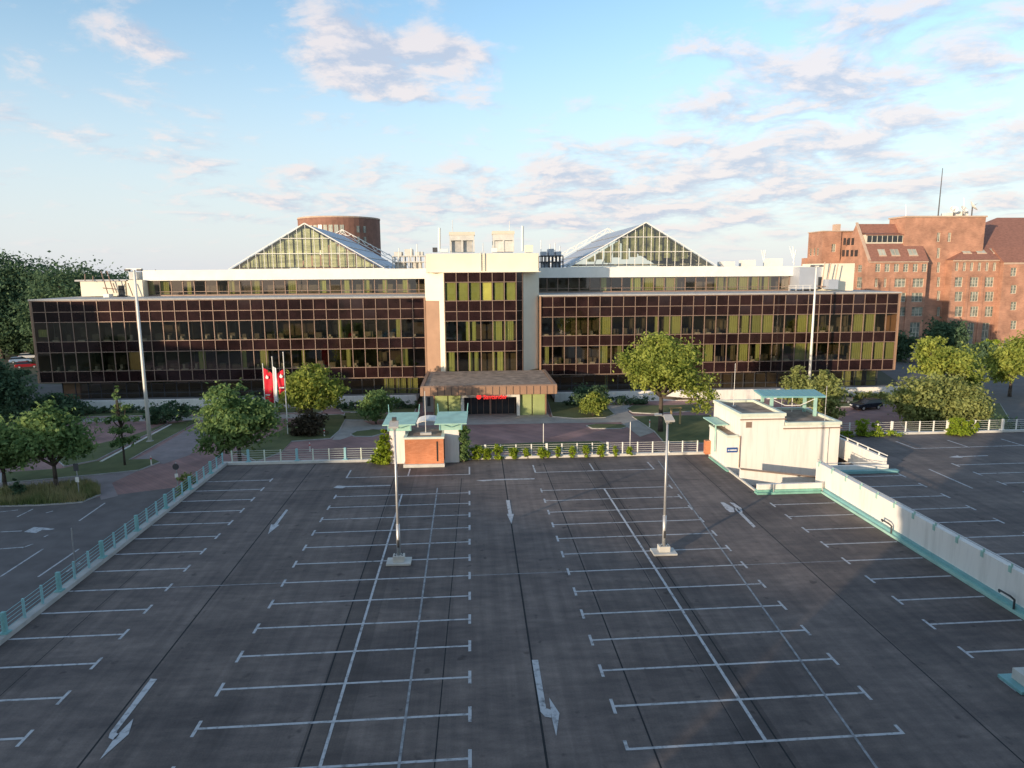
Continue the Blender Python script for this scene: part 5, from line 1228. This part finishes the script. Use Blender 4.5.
# wood beyond the road on the left
wood = [(8, 248, 186), (-18, 246, 180), (38, 254, 184), (62, 259, 168), (84, 263, 178), (104, 267, 190), (121, 269, 205), (20, 268, 182), (54, 286, 178), (-6, 284, 176), (78, 292, 165), (22, 312, 178), (98, 276, 170), (2, 262, 190), (140, 270, 230)]
wl = ['tallest dark wood tree with a gap of sky near its top', 'dark wood tree at the very left picture edge', 'rounded dark wood tree second along the skyline', 'dark wood tree midway along the falling skyline', 'dark wood tree above the flat cream penthouse', 'dark wood tree near the low end of the skyline',
      'last small dark wood tree on the skyline', 'dark wood tree in front of the tallest one', 'broad wood tree behind the left end of office', 'front wood tree by the left edge above parked cars', 'wood tree just behind the office corner', 'lowest front wood tree above the parked cars', 'wood tree peeping over the cream penthouse roof', 'wood tree filling the back of the wood at left', 'distant wood tree behind the roof cooling unit']
for i, (px, py, Y) in enumerate(wood):
    x, zt_ = ony(px, py + 2, Y); h = zt_ - GZ; s_ = .5 * min(h, 26) * .72
    tree(wl[i], (x, Y, GZ), [(0, 0, h * .68, s_, s_ * .8, h * .28), (-s_ * .5, -1, h * .45, s_ * .75, s_ * .7, h * .24), (s_ * .5, -1, h * .42, s_ * .75, s_ * .7, h * .24), (0, 2, h * .2, s_ * .8, s_ * .45, h * .17)], 260, 40, .40, 60 + i, 'leaf_dark', .4, .3, group='dark wood on the left')
# conifers and hedges before the low wall
shrub('dark spiky juniper pair right of the left mast', at(163, 424), [(0, 0, 1.6, 1.8, 1.3, 1.7), (2.2, 0, 1.7, 1.5, 1.2, 1.8), (-1.3, 0, 1.1, 1.3, 1.1, 1.2)], 80, 44, .16, 41, 'leaf_dark')
shrub('dark juniper clump behind the dense round tree', (-31.5, 101.5, GZ), [(0, 0, 1.6, 2.0, 1.3, 1.6), (2.0, 0, 1.4, 1.8, 1.2, 1.5), (-1.6, 0, 1.1, 1.4, 1.1, 1.1)], 80, 44, .16, 42, 'leaf_dark')
hd = shrub('low clipped hedge left of the entrance along white wall', (-14, 103.2, GZ), [(-4, 0, .6, 2.2, .8, .7), (-1, 0, .6, 2.2, .8, .7), (2, 0, .65, 2.2, .8, .7), (4.6, 0, .6, 1.8, .8, .7)], 110, 42, .14, 43, 'leaf_dark', 'hedge', 'hedge')
shrub('low clipped hedge right of the entrance along white wall', (22, 103.2, GZ), [(-6, 0, .6, 2.4, .8, .7), (-2.6, 0, .6, 2.2, .8, .7), (.6, 0, .65, 2.2, .8, .7), (4, 0, .6, 2.2, .8, .7)], 110, 42, .14, 44, 'leaf_dark', 'hedge', 'hedge')
shrub('low dark hedge at the foot of the west white wall', (-48, 103.6, GZ), [(-9, 0, .5, 3.4, .8, .6), (-4, 0, .55, 3.2, .8, .65), (1, 0, .55, 3.0, .8, .6), (6, 0, .5, 3.2, .8, .6), (11, 0, .5, 3.0, .8, .6)], 150, 42, .14, 45, 'leaf_dark', 'hedge', 'hedge')
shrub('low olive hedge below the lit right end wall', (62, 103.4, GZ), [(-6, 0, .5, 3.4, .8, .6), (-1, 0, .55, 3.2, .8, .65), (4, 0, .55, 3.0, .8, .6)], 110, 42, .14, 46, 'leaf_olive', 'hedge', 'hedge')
shrub('round dark shrub behind the white ivy fence', (9.5, 65.3, GZ), [(0, 0, 1.7, .95, .9, 1.0), (0, 0, .7, .7, .7, .7)], 46, 44, .12, 47, 'leaf_dark')
shrub('small dark shrub on the grass strip behind fence', (19.2 , 67.0, GZ), [(0, 0, 1.6, .8, .7, .9)], 30, 40, .12, 48, 'leaf_purple')
shrub('small dark conifer on the grass island of lower lot', at(19, 499), [(0, 0, .8, .5, .5, .9), (0, 0, 1.6, .3, .3, .6)], 34, 40, .1, 49, 'leaf_dark')
# ivy on kiosk and fences
IV = 'leaf_ivy'
shrub('yellow green ivy climbing the left side of the kiosk', (-8.0, 61.1, .02), [(0, 0, .7, .9, .6, .8), (.1, 0, 1.7, .6, .5, .9), (.2, 0, 2.7, .45, .45, .6), (-.7, 0, .4, .6, .5, .4)], 120, 40, .1, 50, IV, 'ivy', 'climbing plant')
shrub('dark ivy column climbing the right side of the kiosk', (-.75, 61.1, .02), [(0, .2, .7, .45, .5, .8), (0, .2, 1.7, .5, .5, .9), (.05, .2, 2.7, .5, .5, .7)], 110, 40, .1, 51, 'leaf_mid', 'ivy', 'climbing plant')
tufts = [(476, 1.0, .9), (487, .8, .6), (498, 1.0, .75), (513, .75, .55), (527, .75, .42), (541.5, .8, .5), (547.5, .6, .35), (557, .78, .38), (572, .8, .38), (585.5, .85, .4), (600, .85, .4), (615, .7, .28), (629, .7, .3)]
tl = ['widest ivy tuft beside the kiosk', 'second ivy tuft from the kiosk', 'third ivy tuft from the kiosk', 'fourth ivy tuft from the kiosk', 'fifth ivy tuft from the kiosk', 'ivy tuft before the round dark shrub', 'tiny ivy tuft beside the round dark shrub', 'eighth ivy tuft from the kiosk', 'ninth ivy tuft along the white fence', 'ivy tuft before the small dark shrub', 'third last ivy tuft on the white fence', 'thin ivy tuft second last on the white fence', 'last thin ivy tuft on the white fence']
for i, (px, h, wd) in enumerate(tufts):
    x = ony(px, 450, 61.95)[0]
    shrub(tl[i], (x, 61.8, .05), [(0, 0, h * .85, wd * .75, .4, h * .45), (0, -.05, .3, wd * .7, .4, .3)], 26 if wd < .5 else 44, 36, .085, 80 + i, IV, 'ivy', 'climbing plant', 'ivy tufts on the white fence')
shrub('long trailing ivy mat at left end of the upper deck fence', (38.2, 64.0, UZ), [(0, 0, 1.0, .8, .5, .8), (-1.6, -.3, .25, 1.8, .6, .25), (1.8, -.2, .25, 2.2, .6, .25), (1.4, 0, 1.0, .4, .4, .5)], 110, 40, .1, 95, IV, 'ivy', 'climbing plant')
shrub('ivy mound spilling over the middle of the upper deck fence', (47.9, 64.0, UZ), [(0, 0, 1.0, .9, .5, .8), (0, -.5, .3, 1.7, .8, .3), (1.6, 0, .8, .45, .4, .7)], 100, 40, .1, 96, IV, 'ivy', 'climbing plant')
# dry grass island
isl = [G(0, 507), G(40, 506), G(82, 503), G(101, 495), G(99, 488), G(88, 484), G(55, 487), G(0, 492)]
lawn(isl, .12)
r = np.random.RandomState(5); gm = MB(); px_ = np.array(isl)
def inside(p, poly):
    c = False; j = len(poly) - 1
    for i in range(len(poly)):
        if ((poly[i][1] > p[1]) != (poly[j][1] > p[1])) and (p[0] < (poly[j][0] - poly[i][0]) * (p[1] - poly[i][1]) / (poly[j][1] - poly[i][1]) + poly[i][0]): c = not c
        j = i
    return c
cnt = 0
while cnt < 7000:
    p = (r.uniform(px_[:, 0].min(), px_[:, 0].max()), r.uniform(px_[:, 1].min(), px_[:, 1].max()))
    if not inside(p, isl): cnt += .2; continue
    cnt += 1; h = r.uniform(.3, .9); a = r.uniform(0, 6.28); d = r.uniform(.05, .3); w_ = .035
    gm.quad((p[0] - w_ * cos(a), p[1] - w_ * sin(a), GZ + .1), (p[0] + w_ * cos(a), p[1] + w_ * sin(a), GZ + .1), (p[0] + d * sin(a), p[1] + d * cos(a), GZ + .1 + h))
struct(gm.build('tall_grass', 'dry_grass'), 'stuff')
# shrubs under the left fence
shrub('small olive bush below the teal fence near the round sign', (-24.0, 58.5, GZ), [(0, 0, 2.0, .9, 1.2, 1.4), (0, -1.5, 1.4, .8, .9, 1.2)], 50, 40, .14, 97, 'leaf_olive')

# ------------------------------------------------------------------ flags, signs
def flagpole(px, py, ptop, label, flag_mat, flag_label, pts, emblem):
    x, y = G(px, py); t = thing('flagpole', label, 'flagpole', (x, y, GZ), 'flagpoles on the lawn')
    xt, zt_ = ony(*ptop, y)
    MB().tube((x, y, GZ), (x, y, zt_), .07, .05, 8).build('pole', 'white_paint', t); MB().dome((x, y, zt_), .09).build('finial', 'steel', t)
    f = thing('flag', flag_label, 'flag', (x, y - .08, zt_ - 1), 'flags on the lawn poles')
    (w_, z0, z1, bulge, sgn) = pts; mb = MB(); nu, nv = 8, 14
    g_ = [[(x + sgn * (.08 + w_ * (u / nu) * (1 - .35 * abs(v / nv - .45))), y - .10 - bulge * sin(2.6 * pi * u / nu + v * .25) * u / nu, z1 + (z0 - z1) * v / nv - .55 * w_ * (u / nu) ** 1.3) for u in range(nu + 1)] for v in range(nv + 1)]
    for v in range(nv):
        for u in range(nu): mb.quad(g_[v][u], g_[v + 1][u], g_[v + 1][u + 1], g_[v][u + 1])
    o = mb.build('cloth', flag_mat, f, smooth=True)
    if emblem:
        c = g_[3][3]; e = flame(c[0], c[1] - bulge - .06, c[2] - .15, .36, emblem, f, 'emblem')
        c = g_[12][3]; MB().box(c[0] - .3, c[0] + .3, c[1] - bulge - .12, c[1] - bulge - .08, c[2] + .1, c[2] + .25).build('lettering', emblem, f)
flagpole(266.5, 424, (259.5, 364), 'left white flagpole carrying the broad red flag', 'red_flag', 'broad red flag with white emblem hanging on left pole', (1.35, .3, 4.5, .12, 1), 'white_flag')
flagpole(276.5, 430, (270.5, 357), 'middle flagpole carrying the furled white flag', 'white_flag', 'narrow furled white flag on middle pole', (.45, .7, 5.2, .1, 1), None)
flagpole(288, 435, (282.5, 352.5), 'right flagpole closest to the purple shrub', 'red_flag', 'small red flag blown to the left on right pole', (.8, 2.5, 5.2, .12, -1), 'white_flag')
def road_sign(px, py, h, label, disc):
    x, y = G(px, py); t = thing('road_sign', label, 'sign', (x, y, GZ))
    MB().tube((x, y, GZ), (x, y, GZ + h), .045, n=6).build('post', 'steel', t)
    if disc: MB().tube((x, y - .06, GZ + h - .4), (x, y - .09, GZ + h - .4), .30, n=20).build('disc', 'steel_dark', t)
    else: MB().box(x - .22, x + .22, y - .08, y - .05, GZ + h - .7, GZ + h).build('board', 'steel_dark', t)
    MB().box(x - .15, x + .15, y - .08, y - .05, GZ + h * .45, GZ + h * .6).build('plate', 'white_paint', t)
road_sign(178, 490, 2.7, 'round road sign seen from behind beside teal fence', True)
road_sign(79.5, 497, 3.2, 'narrow sign post on the dry grass island', False)
def marker(px, py, label):
    x, y = G(px, py); t = thing('marker_post', label, 'post', (x, y, GZ), 'white marker posts by the kerbs')
    MB().tube((x, y, GZ + .05), (x, y, GZ + 1.1), .08, .06, 8).build('post', 'white_paint', t); MB().tube((x, y, GZ + .75), (x, y, GZ + .9), .085, n=8).build('band', 'red_sign', t)
marker(151.5, 466, 'white marker post on tip of the west lawn'); marker(324.5, 437, 'white marker post beside the purple shrub'); marker(649.5, 428, 'white marker post on lawn left of the big tree'); marker(310, 452, 'white marker post at the grey plot behind the teal fence')
x, y = G(668, 425)
bx_ = thing('notice_board', 'small tan wooden frame standing under the big sunlit tree', 'notice board', (x + 1.0, y, GZ))
MB().box(x + .3, x + .5, y - .1, y + .1, GZ, GZ + 2.2).box(x + 1.5, x + 1.7, y - .1, y + .1, GZ, GZ + 2.2).box(x + .2, x + 1.8, y - .12, y + .12, GZ + 2.2, GZ + 2.4).build('frame', 'blind_tan', bx_)
# litter bins / bollards near path
x, y = G(185.5, 417); tb = thing('litter_bin', 'dark litter bin before the white wall between juniper clumps', 'bin', (x, y, GZ))
MB().tube((x, y, GZ), (x, y, GZ + 1.0), .35, .38, 12).build('body', 'steel_dark', tb); MB().tube((x, y, GZ + 1.0), (x, y, GZ + 1.1), .4, n=12).build('lid', 'concrete', tb)
x, y = G(430, 412); tb = thing('service_cabinet', 'pale service cabinet left of the entrance pavilion', 'cabinet', (x, y, GZ))
MB().box(x - 1.0, x + .9, y, y + .8, GZ, GZ + 2.6).build('body', 'concrete', tb, bevel=.03); MB().box(x - .35, x + .1, y - .03, y - .005, GZ + .9, GZ + 2.2).build('door', 'steel_dark', tb)

# ------------------------------------------------------------------ cars
def car(x, y, rz, paint, label, group='parked cars', kombi=True):
    t = thing('parked_car', label, 'car', (0, 0, 0), group); L_, W_ = 4.5, 1.75
    prof = [(-2.25, .35), (-2.25, .75), (-2.15, .95), (-1.2, 1.0), (1.0, .98), (1.9, .86), (2.22, .70), (2.25, .35)]
    b = MB(); n = len(prof); i = 0
    b.v = [(px, -W_ / 2, pz) for px, pz in prof] + [(px, W_ / 2, pz) for px, pz in prof]
    b.f = [tuple(range(n)), tuple(range(2 * n - 1, n - 1, -1))] + [(k, n + k, n + (k + 1) % n, (k + 1) % n) for k in range(n)]
    b.build('body', paint, t, bevel=.06)
    gh = [(-2.1 if kombi else -1.6, .97), (-1.75 if kombi else -1.0, 1.42), (.1, 1.45), (1.0, .97)]
    g_ = MB(); g_.v = [(px, -W_ / 2 * (.94 if pz < 1.2 else .78), pz) for px, pz in gh] + [(px, W_ / 2 * (.94 if pz < 1.2 else .78), pz) for px, pz in gh]
    g_.f = [(0, 1, 2, 3), (7, 6, 5, 4), (0, 4, 5, 1), (2, 6, 7, 3), (0, 3, 7, 4)]; g_.build('window_band', 'car_glass', t)
    r_ = MB().prism([(gh[1][0] - .02, -.70), (.12, -.70), (.12, .70), (gh[1][0] - .02, .70)], 1.415, 1.49); r_.build('roof', paint, t, bevel=.03)
    for wx in (-1.4, 1.35):
        for wy in (-1, 1):
            w_ = MB().tube((wx, wy * .68, .32), (wx, wy * .90, .32), .32, n=18).build('wheel', 'rubber', t); MB().tube((wx, wy * .90, .32), (wx, wy * .915, .32), .2, n=14).build('rim', 'steel', w_)
    for wy in (-.62, .62): MB().box(2.16, 2.262, wy - .2, wy + .2, .58, .74).build('headlight', 'headlight', t)
    for wy in (-.72, .72): MB().box(-2.265, -2.2, wy - .1, wy + .1, .65, .9).build('tail_light', 'red_sign', t)
    t.location = (x, y, GZ + .01); t.rotation_euler = (0, 0, rz)
cxy = G(866, 409); car(cxy[0], cxy[1], radians(195), 'car_navy', 'dark navy estate car parked below the lit right end wall')
cxy = G(851, 405); car(cxy[0] - 1.5, cxy[1] + 1.5, radians(190), 'car_grey', 'grey car half hidden behind the navy estate car')
car(*onz(28, 368, GZ), radians(20), 'car_red', 'red car parked left of the glass office corner')
car(*onz(21.5, 363, GZ), radians(20), 'car_blue', 'pale blue car parked behind the red car')
car(*onz(30, 359, GZ), radians(20), 'car_white', 'white car farthest back beside the office corner')
